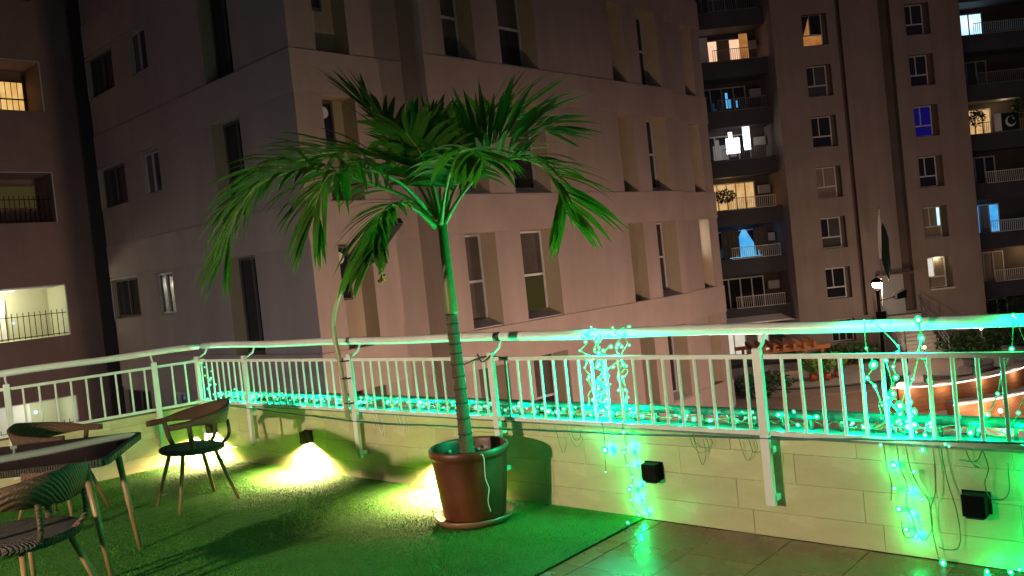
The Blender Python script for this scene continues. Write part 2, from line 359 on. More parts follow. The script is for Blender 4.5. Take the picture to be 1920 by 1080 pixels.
# ================================================================== PARAPETS
def parapet(name, F, s0, s1, label, o0s):
    base = F.p((s0 + s1) / 2, -0.1, 0)
    w = thing(name, base, label, 'wall', 'parapet walls of the terrace')
    c = MB(); c.fbox(F, s0, s1, -0.20, -0.012, 0.0, 0.54); c.build('wall_core', 'grout', w)
    c = MB(); c.fbox(F, s0, s1, -0.215, 0.004, 0.541, 0.56); c.build('coping', 'parapet_top', w)
    rows = [(0.0, 0.135), (0.135, 0.30), (0.30, 0.46), (0.46, 0.54)]
    L = 0.69
    for r, (z0, z1) in enumerate(rows):
        s = s0; first = o0s[r]
        cuts = [s0]; x = first
        while x < s1:
            if x > s0 + 0.03: cuts.append(x)
            x += L
        cuts.append(s1)
        for a, b in zip(cuts[:-1], cuts[1:]):
            if b - a < 0.02: continue
            pr = random.uniform(-0.0006, 0.0006)
            h = MB(); g0 = 0.0006
            f0, f1 = pr, pr - 0.0015
            cs = [F.p(a + g0, -0.012, z0 + g0), F.p(b - g0, -0.012, z0 + g0), F.p(b - g0, -0.012, z1 - g0), F.p(a + g0, -0.012, z1 - g0)]
            c1 = [F.p(a + g0, f1, z0 + g0), F.p(b - g0, f1, z0 + g0), F.p(b - g0, f1, z1 - g0), F.p(a + g0, f1, z1 - g0)]
            e = g0 + 0.0015
            c2 = [F.p(a + e, f0, z0 + e), F.p(b - e, f0, z0 + e), F.p(b - e, f0, z1 - e), F.p(a + e, f0, z1 - e)]
            h.add(cs + c1 + c2, [(0, 1, 5, 4), (1, 2, 6, 5), (2, 3, 7, 6), (3, 0, 4, 7), (4, 5, 9, 8), (5, 6, 10, 9), (6, 7, 11, 10), (7, 4, 8, 11), (8, 9, 10, 11)])
            cen = F.p((a + b) / 2, 0, (z0 + z1) / 2)
            o = link('tile', h.mesh('tile', 'stone_tile', cen), w, cen - base)
    return w
parapet('parapet_wall', FW, 0.0, 10.5, 'long cream stone tiled parapet behind the palm, hung with green lights', [0.34, 0.255, 0.6, 0.24])
parapet('parapet_wall', LWF, 0.0, 7.0, 'short cream tiled parapet at the far side, behind the wicker table', [0.35, 0.1, 0.5, 0.2])

# dark pipe on stubs along the outer top of the front parapet
pp = thing('service_pipe', FW.p(4, -0.15, 0.56), 'dark pipe on short stubs along the top of the long parapet', 'pipe')
p_ = MB(); p_.tube([FW.p(0.1, -0.15, 0.640), FW.p(5, -0.15, 0.640), FW.p(10, -0.15, 0.640)], 0.026, 10); p_.build('pipe', 'dark_pipe', pp)
stub = MB(); stub.tube([(0, 0, 0), (0, 0, 0.07)], 0.010, 6); sm = stub.mesh('stub', 'dark_pipe')
for i in range(60):
    s_ = 0.25 + i * 0.16; p = FW.p(s_, -0.15, 0.56) - FW.p(4, -0.15, 0.56); link('stub', sm, pp, p)

# ================================================================== RAILINGS
def railing(F, s0, s1, posts, label, sg, zh=1.12, zt=0.985, zb=0.580, off=0.045):
    base = F.p((s0 + s1) / 2, off, 0)
    w = thing('railing', base, label, 'railing', 'white railings on the parapets')
    ang = math.atan2(F.d.y, F.d.x)
    bl = MB(); bl.bbox(-0.0085, 0.0085, -0.006, 0.006, 0, zt - zb, 0.002); bme = bl.mesh('baluster', 'rail_white')
    t = MB(); t.fbox(F, s0, s1, off - 0.012, off + 0.012, zt - 0.012, zt + 0.012); t.build('top_bar', 'rail_white', w)
    t = MB(); t.fbox(F, s0, s1, off - 0.015, off + 0.015, zb - 0.014, zb + 0.010); t.build('bottom_bar', 'rail_white', w)
    s = s0 + 0.06
    while s < s1:
        if min(abs(s - q) for q in posts) > 0.045:
            o = link('baluster', bme, w, F.p(s, off, zb) - base); o.rotation_euler = (random.uniform(-.006, .006), random.uniform(-.006, .006), ang)
        s += sg
    for q in posts:
        b = MB(); b.bbox(-0.025, 0.025, -0.016, 0.016, 0.19, zt + 0.045, 0.003); o = link('post', b.mesh('post', 'rail_white'), w, F.p(q, off + .012, 0) - base)
        o.rotation_euler = (0, 0, ang)
        gn = MB(); gn.tube([F.p(q, off, zt + .02), F.p(q - .012, off - 0.04, zt + 0.035), F.p(q - .012, off - 0.09, zt + 0.06), F.p(q - .012, -0.075, zh - 0.02)], 0.009, 8); gn.build('rail_bracket', 'rail_white', w)
        for zq in (.215, .47):
            br = MB(); br.fbox(F, q - .018, q + .03, 0.003, off + .01, zq, zq + .03); br.build('wall_bracket', 'rail_white', w)
    n = 40
    hp = [F.p(s0 + (s1 - s0) * i / n - (0.0), -0.075, zh + 0.004 * math.sin(i * .9)) for i in range(n + 1)]
    h = MB(); h.tube(hp, 0.031, 14); hr = h.build('handrail', 'rail_white', w)
    return w, hr
POSTS = [0.03, 0.915, 2.50, 4.06, 6.00, 7.76]
rw, hr = railing(FW, -0.07, 9.8, POSTS, 'long white railing strung with green lights behind the potted palm', 0.1022)
sl = MB(); sl.tube([FW.p(4.0, -0.075, 1.12), FW.p(4.055, -0.075, 1.12)], 0.0335, 14); sl.build('joint_sleeve', 'black_plastic', hr)
railing(LWF, -0.02, 6.5, [0.46, 1.70, 2.95], 'short white railing running off behind the wicker table', 0.128)

# ================================================================== WALL SCONCES (downlights)
def sconce(F, s, z, label, lit, power=0):
    base = F.p(s, 0.002, z)
    w = thing('wall_sconce', base, label, 'wall lamp', 'square black lamps on the parapet')
    b = MB()
    hw, dp, hh = 0.048, 0.070, 0.050
    if lit: hw, hh = 0.045, 0.050
    b.fbox(F, s - hw, s + hw, dp - .008, dp, z - hh, z + hh)          # front
    b.fbox(F, s - hw, s - hw + .008, 0.002, dp - .008, z - hh, z + hh); b.fbox(F, s + hw - .008, s + hw, 0.002, dp - .008, z - hh, z + hh)
    b.fbox(F, s - hw + .008, s + hw - .008, 0.002, dp - .008, z + hh - .008, z + hh)
    b.build('housing', 'black_metal', w)
    c = MB(); c.fbox(F, s - hw - .012, s + hw + .012, 0.0015, 0.010, z - hh + .004, z + hh + .006); c.build('back_plate', 'black_metal', w)
    if not lit:
        d = MB(); d.fbox(F, s - hw + .010, s + hw - .010, 0.012, dp - .010, z - hh - .012, z - hh + .004); d.build('lens', 'black_plastic', w)
    if lit:
        d = MB(); d.fbox(F, s - hw + .010, s + hw - .010, 0.014, dp - .012, z - hh + .020, z - hh + .026); d.build('lens', 'lamp_warm', w)
        lamp('sconce_light', 'SPOT', F.p(s, 0.040, z - hh + .012), power, (1.0, 0.74, 0.33), w, 0.018, 150, 0.8, tuple(F.n * .22 + Vector((0, 0, -1))))
sconce(FW, 0.125, 0.315, 'lit square wall lamp in the parapet corner behind the wicker chair', True, 1200)
sconce(FW, 1.74, 0.310, 'lit square wall lamp glowing on open wall between chair and palm', True, 1200)
sconce(FW, 3.49, 0.305, 'lit square wall lamp hidden behind the terracotta palm pot', True, 1200)
sconce(FW, 5.25, 0.302, 'unlit black wall lamp beside the strand of lights touching the floor', False)
sconce(FW, 6.98, 0.297, 'unlit black wall lamp near the lower right corner, beside hanging bare wires', False)

# terrace lamp behind the photographer, which lights wall, chairs and palm
tl = thing('terrace_lamp', (-5.3, 1.1, 0), 'tall post lamp with globe standing on the terrace behind the viewer', 'lamp')
b = MB(); b.lathe([(0.10, 0), (0.10, .03), (0.03, .06), (0.025, 1.68), (0.05, 1.70), (0.05, 1.73)], (-5.3, 1.1, 0), 16); b.build('post', 'black_metal', tl)
glowmat('terrace_globe', (1.0, 0.83, 0.60), 5100.0)
b = MB(); b.lathe([(.61, .075), (.60, .12), (.10, .27), (.001, .28)], (-5.3, 1.1, 1.85), 28); b.lathe([(.60, .07), (.10, .20), (.001, .20)], (-5.3, 1.1, 1.85), 28); b.build('cutoff_hood', 'black_metal', tl)  # hood added to keep this lamp's light off the facades
b = MB(); b.ball((-5.3, 1.1, 1.85), 0.085, 0, 12, 8); b.build('globe', 'terrace_globe', tl)

# unseen column added to block the terrace lamp from the right-hand wall
cl = thing('blocker_column', (-3.30, 1.55, 0), 'added square cream column out of view, shading the right end of the parapet', 'column')
b = MB(); b.box(-3.525, -3.075, 1.325, 1.775, .12, 2.9); b.build('shaft', 'render_band', cl)
b = MB(); b.box(-3.555, -3.045, 1.295, 1.805, 0.0, .119); b.build('base', 'stone_tile', cl)

# ================================================================== PALM AND POT
PX, PY = -0.385, 5.45
pot = thing('plant_pot', (PX, PY, 0), 'large round terracotta pot holding the palm on the turf', 'pot')
b = MB(); b.lathe([(0.0001, .035), (0.196, .035), (0.200, .05), (0.212, .14), (0.226, .25), (0.238, .36), (0.243, .415), (0.246, .425), (0.252, .430), (0.258, .445),
    (0.260, .465), (0.257, .48), (0.250, .487), (0.243, .485), (0.240, .47), (0.236, .43), (0.234, .37), (0.0001, .365)], (PX, PY, 0), 48); b.build('body', 'terracotta_pot', pot)
b = MB()
vs = []
for i in range(9):
    for k in range(28):
        r = 0.232 * i / 8; th = 2 * math.pi * k / 28; vs.append((PX + r * math.cos(th), PY + r * math.sin(th), 0.405 + 0.02 * math.sin(3 * th + i) * i / 8 + random.uniform(-.006, .006)))
b.add(vs, [(i * 28 + k, i * 28 + (k + 1) % 28, (i + 1) * 28 + (k + 1) % 28, (i + 1) * 28 + k) for i in range(8) for k in range(28)], 0, True); b.build('soil', 'soil', pot)
b = MB(); b.lathe([(0.0001, .028), (.228, .028), (.250, .055), (.258, .056), (.262, .048), (.240, .014), (.0001, .012)], (PX, PY, 0), 48); b.build('saucer', 'saucer_glaze', pot)
for k in range(16):
    a = random.uniform(0, 6.28); r = random.uniform(.07, .2); x, y = PX + r * math.cos(a), PY + r * math.sin(a)
    if k < 7: x, y = PX + random.uniform(-.09, .05), PY - random.uniform(.08, .17)
    q = MB(); q.ball((x, y, .425 + random.uniform(0, .012)), random.uniform(.009, .017), 0, 7, 5, .7); q.build('pebble', 'pebble_white', pot)
w_ = MB(); w_.tube(bez([(PX + .06, PY - .20, .425), (PX + .09, PY - .249, .47), (PX + .105, PY - .251, .44), (PX + .10, PY - .236, .32), (PX + .115, PY - .222, .25), (PX + .10, PY - .214, .17), (PX + .11, PY - .206, .1)], 30), 0.0022, 5)
tag(w_.build('pot_wire', 'rail_white'), 'thin pale wire trailing down the front of the terracotta pot', 'wire')

palm = thing('palm_tree', (PX - .015, PY, 0.40), 'tall feather palm with arching green fronds growing in the terracotta pot', 'palm tree')
TX = -0.400
b = MB(); zz = [.38, .45, .55, .7, .85, 1.0, 1.12, 1.24, 1.34]; rr = [.054, .048, .044, .042, .040, .039, .038, .037, .037]
tz, tr = [], []
for i in range(61):
    z = .38 + (1.34 - .38) * i / 60; tz.append(z); tr.append(float(np.interp(z, zz, rr)) * (1 + .035 * math.sin(z * 75) + random.uniform(-.01, .01)))
b.tube([(TX + .004 * math.sin(z * 3), PY, z) for z in tz], tr, 16); b.build('trunk', 'palm_trunk', palm)
for i, z in enumerate([1.33, 1.27, 1.205, 1.14, 1.08, 1.01, .93, .85, .76, .66, .56]):
    q = MB(); rs = float(np.interp(z, zz, rr)) * 1.04
    q.lathe([(rs * .9, -.006), (rs + .001, -.004), (rs + .002, 0), (rs + .001, .004), (rs * .9, .006)], (TX + .004 * math.sin(z * 3), PY, z), 16); q.build('leaf_scar', 'palm_scar', palm)
b = MB(); cz = [1.33, 1.38, 1.46, 1.56, 1.68, 1.80, 1.88, 1.93]; cr = [.038, .041, .040, .037, .033, .031, .034, .029]
b.tube(bez([(TX - .0, PY, z) for z in cz], 28), [float(np.interp(1.33 + .6 * i / 28, cz, cr)) for i in range(29)], 14); b.build('crownshaft', 'palm_shaft', palm)
FR = {
    'right': [(-0.407, 5.450, 1.883), (-0.245, 5.400, 2.087), (-0.060, 5.350, 2.230), (0.117, 5.300, 2.256), (0.265, 5.240, 2.177), (0.352, 5.180, 2.038), (0.371, 5.120, 1.877)],
    'left': [(-0.439, 5.450, 1.900), (-0.572, 5.400, 2.074), (-0.787, 5.300, 2.188), (-1.021, 5.200, 2.281), (-1.238, 5.100, 2.293), (-1.432, 5.000, 2.208), (-1.554, 4.950, 2.037), (-1.607, 4.900, 1.856)],
    'upl': [(-0.428, 5.450, 1.940), (-0.482, 5.500, 2.179), (-0.588, 5.550, 2.403), (-0.726, 5.600, 2.609), (-0.849, 5.630, 2.745)],
    'upr': [(-0.391, 5.500, 1.939), (-0.312, 5.600, 2.223), (-0.183, 5.750, 2.448), (0.010, 5.900, 2.596), (0.216, 6.000, 2.603), (0.376, 6.050, 2.500)],
    'midd': [(-0.445, 5.400, 1.895), (-0.525, 5.200, 1.992), (-0.611, 5.050, 2.039), (-0.697, 4.950, 1.984), (-0.746, 4.900, 1.858), (-0.761, 4.850, 1.760)],
    'midb': [(-0.445, 5.500, 1.979), (-0.593, 5.700, 2.263), (-0.854, 5.900, 2.459), (-1.163, 6.100, 2.536), (-1.379, 6.200, 2.533)],
    'lefd': [(-0.458, 5.450, 1.977), (-0.610, 5.200, 2.173), (-0.809, 5.000, 2.259), (-0.962, 4.850, 2.206), (-1.030, 4.800, 2.088), (-1.053, 4.780, 2.005)],
    'spear': [(-0.410, 5.450, 1.911), (-0.388, 5.450, 2.181), (-0.388, 5.460, 2.448), (-0.412, 5.470, 2.554)],
    'fore': [(-0.407, 5.400, 1.908), (-0.328, 5.220, 2.136), (-0.234, 4.980, 2.268), (-0.139, 4.720, 2.259), (-0.083, 4.520, 2.170)],
    'back': [(-0.412, 5.500, 1.931), (-0.482, 5.750, 2.275), (-0.554, 6.000, 2.534), (-0.629, 6.200, 2.648)],
    'upr2': [(-0.388, 5.450, 1.926), (-0.290, 5.420, 2.127), (-0.156, 5.380, 2.284), (0.024, 5.340, 2.387), (0.196, 5.300, 2.376)],
    'upm': [(-0.403, 5.430, 1.936), (-0.423, 5.350, 2.158), (-0.472, 5.250, 2.350), (-0.534, 5.150, 2.456)],
    'left2': [(-0.448, 5.500, 1.952), (-0.677, 5.550, 2.228), (-0.970, 5.600, 2.397), (-1.293, 5.650, 2.437), (-1.559, 5.680, 2.355), (-1.700, 5.700, 2.201)],
}
#        leaflets/side, length, width, start, upward, droop
FP = {'right': (32, .50, .018, .28, .40, .36), 'left': (42, .54, .017, .22, .20, .48), 'upl': (26, .46, .022, .32, .30, .14), 'upr': (32, .50, .021, .28, .60, .16),
      'midd': (28, .42, .017, .32, .05, .44), 'midb': (26, .50, .021, .28, .30, .28), 'lefd': (28, .48, .019, .28, .10, .52), 'spear': (12, .30, .022, .35, .50, .05),
      'fore': (20, .38, .026, .22, .10, .60), 'back': (20, .44, .025, .33, .40, .18), 'upr2': (28, .46, .023, .22, .75, .14), 'upm': (20, .38, .022, .30, .20, .32), 'left2': (34, .52, .019, .24, .25, .44)}
def leaflet(p, dirv, nrm, L, W, droop):
    n = 6; vs = []; pos = Vector(p); d = Vector(dirv); g = Vector((0, 0, -1))
    tw = random.uniform(-.5, .5)
    for i in range(n + 1):
        u = i / n
        w = W * (0.30 + 1.0 * min(1, u * 3.2)) * (1 - max(0, (u - .45) / .55) ** 1.6) * .78
        side = d.cross(nrm); side = side.normalized() if side.length > 1e-5 else Vector((1, 0, 0))
        up = side.cross(d)
        side = (side * math.cos(tw * u) + up * math.sin(tw * u)); up2 = side.cross(d).normalized()
        vs += [pos + side * w, pos - up2 * w * .22, pos - side * w]
        d = (d + g * droop * .34 * (0.35 + u)).normalized(); pos = pos + d * (L / n)
    fs = []
    for i in range(n):
        a = i * 3; fs += [(a, a + 1, a + 4, a + 3), (a + 1, a + 2, a + 5, a + 4)]
    m = MB(); m.add(vs, fs, 0, True); return m
nleaf = 0; rest = MB()
for nm, pts in FR.items():
    cnt, LL, WW, st, upw, dr = FP[nm]
    cv = bez(pts, 40)
    rb = MB(); rb.tube(cv, [float(np.interp(i / 40, [0, .12, .4, 1], [.019, .011, .007, .0025])) for i in range(41)], 7)
    fr = rb.build('frond', 'palm_rachis', palm)
    for j in range(cnt):
        for sd in (-1, 1):
            u = st + (1 - st) * (j + random.uniform(-.25, .25) + (.25 if sd > 0 else 0)) / (cnt - .5); u = min(max(u, st), 1.0)
            i = min(int(u * 40), 39); f = u * 40 - i; p = cv[i].lerp(cv[i + 1], f); t = (cv[min(i + 2, 40)] - cv[max(i - 1, 0)]).normalized()
            hz = t.cross(Vector((0, 0, 1)))
            if hz.length < .15: hz = Vector((0.6, -.8, 0))
            hz.normalize(); upn = hz.cross(t).normalized()
            if upn.z < 0: upn = -upn
            fwd = 0.35 + 0.75 * u ** 1.5
            dv = (t * fwd + hz * sd * (1.0 - .45 * u ** 3) + upn * (upw + random.uniform(-.22, .22)) + Vector((0, 0, 0))).normalized()
            prof = math.sin(math.pi * (0.18 + 0.72 * (u - st) / (1 - st))) ** .7
            if nm == 'midd' and dv.x > .1: L_f = .5
            else: L_f = 1.0
            L = L_f * LL * (0.45 + .62 * prof) * random.uniform(.86, 1.1)
            ml = leaflet(p, dv, upn, L, WW * random.uniform(.85, 1.12), dr * random.uniform(.7, 1.35))
            if nm in ('right', 'left', 'lefd') or (nm in ('upr2', 'midd') and j % 2 == 0 and sd > 0) or (nm == 'upl' and sd > 0): ml.build('leaflet', 'palm_leaf2', fr)
            else: rest.add(ml.v, ml.f, 0, True)
            nleaf += 1
tag(rest.build('foliage', 'palm_leaf2', palm), kind='stuff')
fl = MB()
for k in range(16):
    fl.ball((-0.735 + random.uniform(-.025, .025), 4.90 + random.uniform(-.02, .02), 1.70 - k * .008 + random.uniform(-.01, .01)), random.uniform(.007, .011), 0, 6, 4)
fl.tube([(-.735, 4.9, 1.79), (-.735, 4.9, 1.58)], .003, 5)
fl.build('fruit_cluster', 'orange_flower', palm)

# ================================================================== FURNITURE
def make_chair(loc, ang, label):
    w = thing('wicker_chair', loc, label, 'chair', 'wicker armchairs around the table', ang, local=True)
    # local: front = +Y
    b = MB(); n = 36; prof = [(0.001, .405), (.20, .405), (.228, .412), (.240, .428), (.236, .446), (.22, .455), (.10, .449), (.001, .447)]
    vs = []
    for r, z in prof:
        for k in range(n):
            th = 2 * math.pi * k / n; c, s_ = math.cos(th), math.sin(th)
            e = 1.06 if True else 1
            vs.append((r * e * math.copysign(abs(c) ** .85, c), r * .98 * math.copysign(abs(s_) ** .85, s_), z + .012 * (s_ if r > .15 else 0)))
    b.add(vs, [(i * n + k, i * n + (k + 1) % n, (i + 1) * n + (k + 1) % n, (i + 1) * n + k) for i in range(len(prof) - 1) for k in range(n)], 0, True)
    b.build('seat', 'wicker_dark', w, base=(0, 0, 0))
    for sx in (-1, 1):
        for sy in (-1, 1):
            q = MB(); q.tube([(sx * .135, sy * .125, .41), (sx * .185, sy * .18, .2), (sx * .232, sy * .232, 0.0)], [.0165, .0145, .0115], 10); q.build('leg', 'leg_wood', w, base=(0, 0, 0))
    # curved band: arms and back, swept with changing height
    m = 44; vs = []; 
    for i in range(m + 1):
        u = i / m; a = math.pi * (1.0 + u)                 # from left side round the back to the right
        k = abs(2 * u - 1)                                 # 1 at arm tips, 0 at back
        if k > .55:
            e = (k - .55) / .45; sgn = -1 if u < .5 else 1
            x = sgn * (.262 - .02 * e); y = -.03 + .27 * e
            a0 = Vector((sgn, 0, 0))
        else:
            th = -math.pi / 2 + (2 * u - 1) / .55 * (math.pi / 2); x = .262 * math.cos(th + 0) if False else .262 * math.sin((2 * u - 1) / .55 * math.pi / 2); y = -.03 - .235 * math.cos((2 * u - 1) / .55 * math.pi / 2)
            a0 = Vector((x, y + .03, 0)).normalized()
        h = .042 + .135 * max(0, 1 - k / .72) ** 1.1; zt = .675 + .095 * max(0, 1 - k / .8) ** 1.2
        th_ = .030 - .008 * (1 - k)
        lean = a0 * (.05 * max(0, 1 - k / .7))
        c = Vector((x, y, 0))
        vs += [c - a0 * th_ / 2 + Vector((0, 0, zt - h)), c + a0 * th_ / 2 + Vector((0, 0, zt - h)), c + a0 * th_ * .6 + lean * .6 + Vector((0, 0, zt - h * .4)), c + a0 * th_ / 2 + lean + Vector((0, 0, zt)), c - a0 * th_ / 2 + lean + Vector((0, 0, zt + .004)), c - a0 * th_ * .5 + lean * .6 + Vector((0, 0, zt - h * .4))]
    fs = [(i * 6 + k, i * 6 + (k + 1) % 6, (i + 1) * 6 + (k + 1) % 6, (i + 1) * 6 + k) for i in range(m) for k in range(6)] + [(5, 4, 3, 2, 1, 0), tuple(m * 6 + k for k in range(6))]
    b = MB(); b.add(vs, fs, 0, True); b.build('backrest', 'wicker', w, base=(0, 0, 0))
    for sx in (-1, 1):
        q = MB(); q.tube(bez([(sx * .205, .06, .43), (sx * .235, .085, .53), (sx * .255, .10, .645)], 8), [.019] * 9, 9); q.build('arm_post', 'wicker', w, base=(0, 0, 0))
        q = MB(); q.tube(bez([(sx * .10, -.20, .43), (sx * .135, -.252, .50), (sx * .135, -.252, .62)], 8), [.014] * 9, 8); q.build('back_post', 'wicker', w, base=(0, 0, 0))
    return w
def face(dx, dy): return math.atan2(dy, dx) - math.pi / 2
make_chair((-2.63, 6.67, 0.006), face(-.74, -.67), 'wicker chair standing alone in front of the glowing corner lamp')
make_chair((-2.66, 4.42, 0.006), face(-.95, .30), 'wicker chair nearest the viewer, its back to the palm').scale = (1.07, 1.07, 1.07)
make_chair((-3.66, 6.62, 0.006), face(.90, -.10), 'wicker chair on the far side of the table by the short railing')

# table
tA = Vector((-2.60, 5.80, 0)); dU = Vector((-1, -.06, 0)).normalized(); dV = Vector((.20, -.98, 0)).normalized()
def tp(a, b, z): return tA + dU * a + dV * b + Vector((0, 0, z))
tw = thing('wicker_table', tp(.7, .52, 0), 'dark wicker table with a glossy black glass top', 'table')
def rrect(a0, a1, b0, b1, r, n=6):
    out = []
    for (ca, cb, s0) in ((a1 - r, b1 - r, 0), (a0 + r, b1 - r, 90), (a0 + r, b0 + r, 180), (a1 - r, b0 + r, 270)):
        for k in range(n + 1):
            th = R(s0 + 90 * k / n); out.append((ca + r * math.cos(th), cb + r * math.sin(th)))
    return out
TWD, TDP = 1.55, 0.98
ring = rrect(0, TWD, 0, TDP, .10); k = len(ring)
def prism(mb, rg, z0, z1, mi=0):
    n = len(rg); mb.add([tp(a, b, z0) for a, b in rg] + [tp(a, b, z1) for a, b in rg], [tuple(range(n - 1, -1, -1)), tuple(range(n, 2 * n))] + [(i, (i + 1) % n, n + (i + 1) % n, n + i) for i in range(n)], mi)
b = MB(); prism(b, ring, .702, .735); b.build('apron', 'wicker_dark', tw)
b = MB(); prism(b, rrect(.03, TWD - .03, .03, TDP - .03, .09), .7355, .745); b.build('glass_top', 'table_glass', tw)
b = MB(); b.add([tp(a, c, .7352) for a, c in ring] + [tp(a * .0 + (a - TWD / 2) * 1.004 + TWD / 2, c, .742) for a, c in ring] + [tp((a - TWD / 2) * .965 + TWD / 2, (c - TDP / 2) * .945 + TDP / 2, .744) for a, c in ring] ,
    [(i, (i + 1) % k, k + (i + 1) % k, k + i) for i in range(k)] + [(k + i, k + (i + 1) % k, 2 * k + (i + 1) % k, 2 * k + i) for i in range(k)], 0, True); b.build('rim', 'wicker_dark', tw)
for (a, c, da, dc) in ((.16, .14, -.10, .10), (TWD - .16, .14, .10, -.10), (.16, TDP - .14, -.10, .08), (TWD - .16, TDP - .14, .10, .08)):
    q = MB(); q.tube([tp(a, c, .69), tp(a + da * .5, c + dc * .5, .36), tp(a + da * 1.1, c + dc * 1.1, .006)], [.022, .019, .014], 10); q.build('leg', 'leg_wood', tw)

# ================================================================== SOLAR STREET LAMP TIED TO THE RAILING
sp = thing('solar_lamp', FW.p(2.42, .09, 0.55), 'curved pole lamp with a dark flat head, tied to the railing post', 'lamp')
b = MB(); b.tube(bez([FW.p(2.44, .085, .50), FW.p(2.41, .085, .95), FW.p(2.375, .085, 1.20), FW.p(2.40, .085, 1.36), FW.p(2.50, .085, 1.52), FW.p(2.66, .085, 1.66), FW.p(2.76, .085, 1.72)], 36), 0.021, 10); b.build('pole', 'lamp_pole', sp)
e1 = (FW.p(3.22, .085, 2.02) - FW.p(2.76, .085, 1.70)).normalized(); e2 = FW.n; e3 = e1.cross(e2)
c0 = FW.p(2.72, .085, 1.69)
def hb(l0, l1, w, h0, h1, w1=None):
    w1 = w1 or w
    return [c0 + e1 * l0 - e2 * w + e3 * h0, c0 + e1 * l1 - e2 * w1 + e3 * h0, c0 + e1 * l1 + e2 * w1 + e3 * h0, c0 + e1 * l0 + e2 * w + e3 * h0,
            c0 + e1 * l0 - e2 * w + e3 * h1, c0 + e1 * l1 - e2 * w1 + e3 * h1, c0 + e1 * l1 + e2 * w1 + e3 * h1, c0 + e1 * l0 + e2 * w + e3 * h1]
b = MB(); b.hexa(hb(.0, .14, .05, -.03, .03, .12)); b.hexa(hb(.141, .58, .13, -.028, .022)); b.build('head', 'panel_black', sp)
b = MB(); b.hexa(hb(.15, .57, .12, .0225, .027)); b.build('solar_panel', 'pane_dark', sp)
for z in (.98, .84, .64):
    q = MB(); q.lathe([(.052, -.006), (.056, 0), (.052, .006)], tuple(FW.p(2.465, .062, z)), 14); q.build('tie', 'black_plastic', sp)

# cable along the wall under the railing
def jcurve(pts, n, a=.006):
    return [p + Vector((0, 0, random.uniform(-a, a))) for p in bez(pts, n)]
b = MB(); b.tube(jcurve([FW.p(s_, .068, z) for s_, z in ((.5, .555), (1.0, .54), (1.8, .51), (2.65, .487), (3.6, .50), (4.77, .521), (6.0, .552), (7.0, .597), (8.2, .60))], 80, .003), .006, 6)
tag(b.build('power_cable', 'cable_teal'), 'thin teal cable sagging along the parapet below the railing', 'cable')
b = MB(); b.tube(bez([FW.p(3.72, .07, .915), FW.p(3.86, .09, .96), FW.p(4.0, .085, 1.0), FW.p(4.08, .05, 1.0), FW.p(4.2, .06, .985)], 20), .006, 6)
b.tube(bez([FW.p(3.95, .07, 1.02), FW.p(4.02, .10, .97), FW.p(4.08, .06, 1.02), FW.p(4.0, .03, 1.0)], 14), .005, 6)
tag(b.build('tie_rope', 'cable_brown'), 'twisted brown tie fastening the palm trunk to the railing post', 'rope')

# ================================================================== GREEN STRING LIGHTS
bq = MB(); bq.ball((0, 0, 0), .0060, 0, 8, 5, 1.15); bq.ball((0, 0, 0), .0125, 1, 10, 6, 1.2)
BULB = bq.mesh('bulb', ['bulb_core', 'bulb_lens'])
bq = MB(); bq.ball((0, 0, 0), .0086, 0, 8, 5, 1.15); bq.ball((0, 0, 0), .0175, 1, 10, 6, 1.2)
BULB2 = bq.mesh('bulb', ['bulb_core', 'bulb_lens'])
GREEN = (0.0, 1.0, 0.20)
def light_string(label, wires, bulbs, power, every, lightoff=.03, col=GREEN):
    base = bulbs[0]
    w = thing('light_string', base, label, 'string lights', 'green string lights')
    for pts in wires:
        b = MB(); b.tube(pts, .0026, 5, cap=False); b.build('wire', 'string_green', w)
    for i, p in enumerate(bulbs):
        o = link('bulb', BULB2 if random.random() < .14 else BULB, w, Vector(p) - Vector(base)); o.rotation_euler = (random.uniform(-1, 1), random.uniform(-1, 1), 0)
        sc = random.choice((.5, .65, .75, .85, .95, 1.05, 1.25)); o.scale = (sc, sc, sc)
        if i % every == 0:
            lamp('bulb_light', 'POINT', Vector(p) + Vector((0, 0, -.01)) + FW.n * lightoff, power * random.uniform(.6, 1.4), col, w, .012)
    return w
def wander(s0, s1, off, zf, n, ja=.03, jo=.02):
    return [FW.p(s0 + (s1 - s0) * i / n + random.uniform(-.01, .01), off + random.uniform(-jo, jo), zf(s0 + (s1 - s0) * i / n) + random.uniform(-ja, ja)) for i in range(n + 1)]
# along the parapet top
wires, bulbs = [], []
for (a, b_, n, nb) in ((.05, 2.55, 60, 84), (2.45, 5.2, 60, 84), (5.0, 9.2, 80, 84)):
    for rep in range(2):
        wires.append(bez(wander(a, b_, -.075, lambda s: .612, n, .02, .03), n * 2))
    for i in range(nb):
        s_ = a + (b_ - a) * (i + random.uniform(-.4, .4)) / nb; s_ += .05 * math.sin(s_ * 19) + .03 * math.sin(s_ * 43)
        bulbs.append(FW.p(s_, random.uniform(-.11, -.03), .605 + abs(random.gauss(0, .026))))
light_string('green string lights laid along the parapet top behind the balusters', wires, bulbs, 2.6, 4, -.01, (0.0, 1.0, .42))
# corner strand
cb = [FW.p(.04 + .05 * (i % 3) + random.uniform(-.02, .02), random.uniform(-.03, .02), .96 - i * .045) for i in range(8)]
cb += [FW.p(.13, -.02, .80), FW.p(.21, -.02, .74), FW.p(.10, .02, .60)]
light_string('short green strand climbing the corner post of the railing', [bez(cb[:8], 30)], cb, .8, 3)
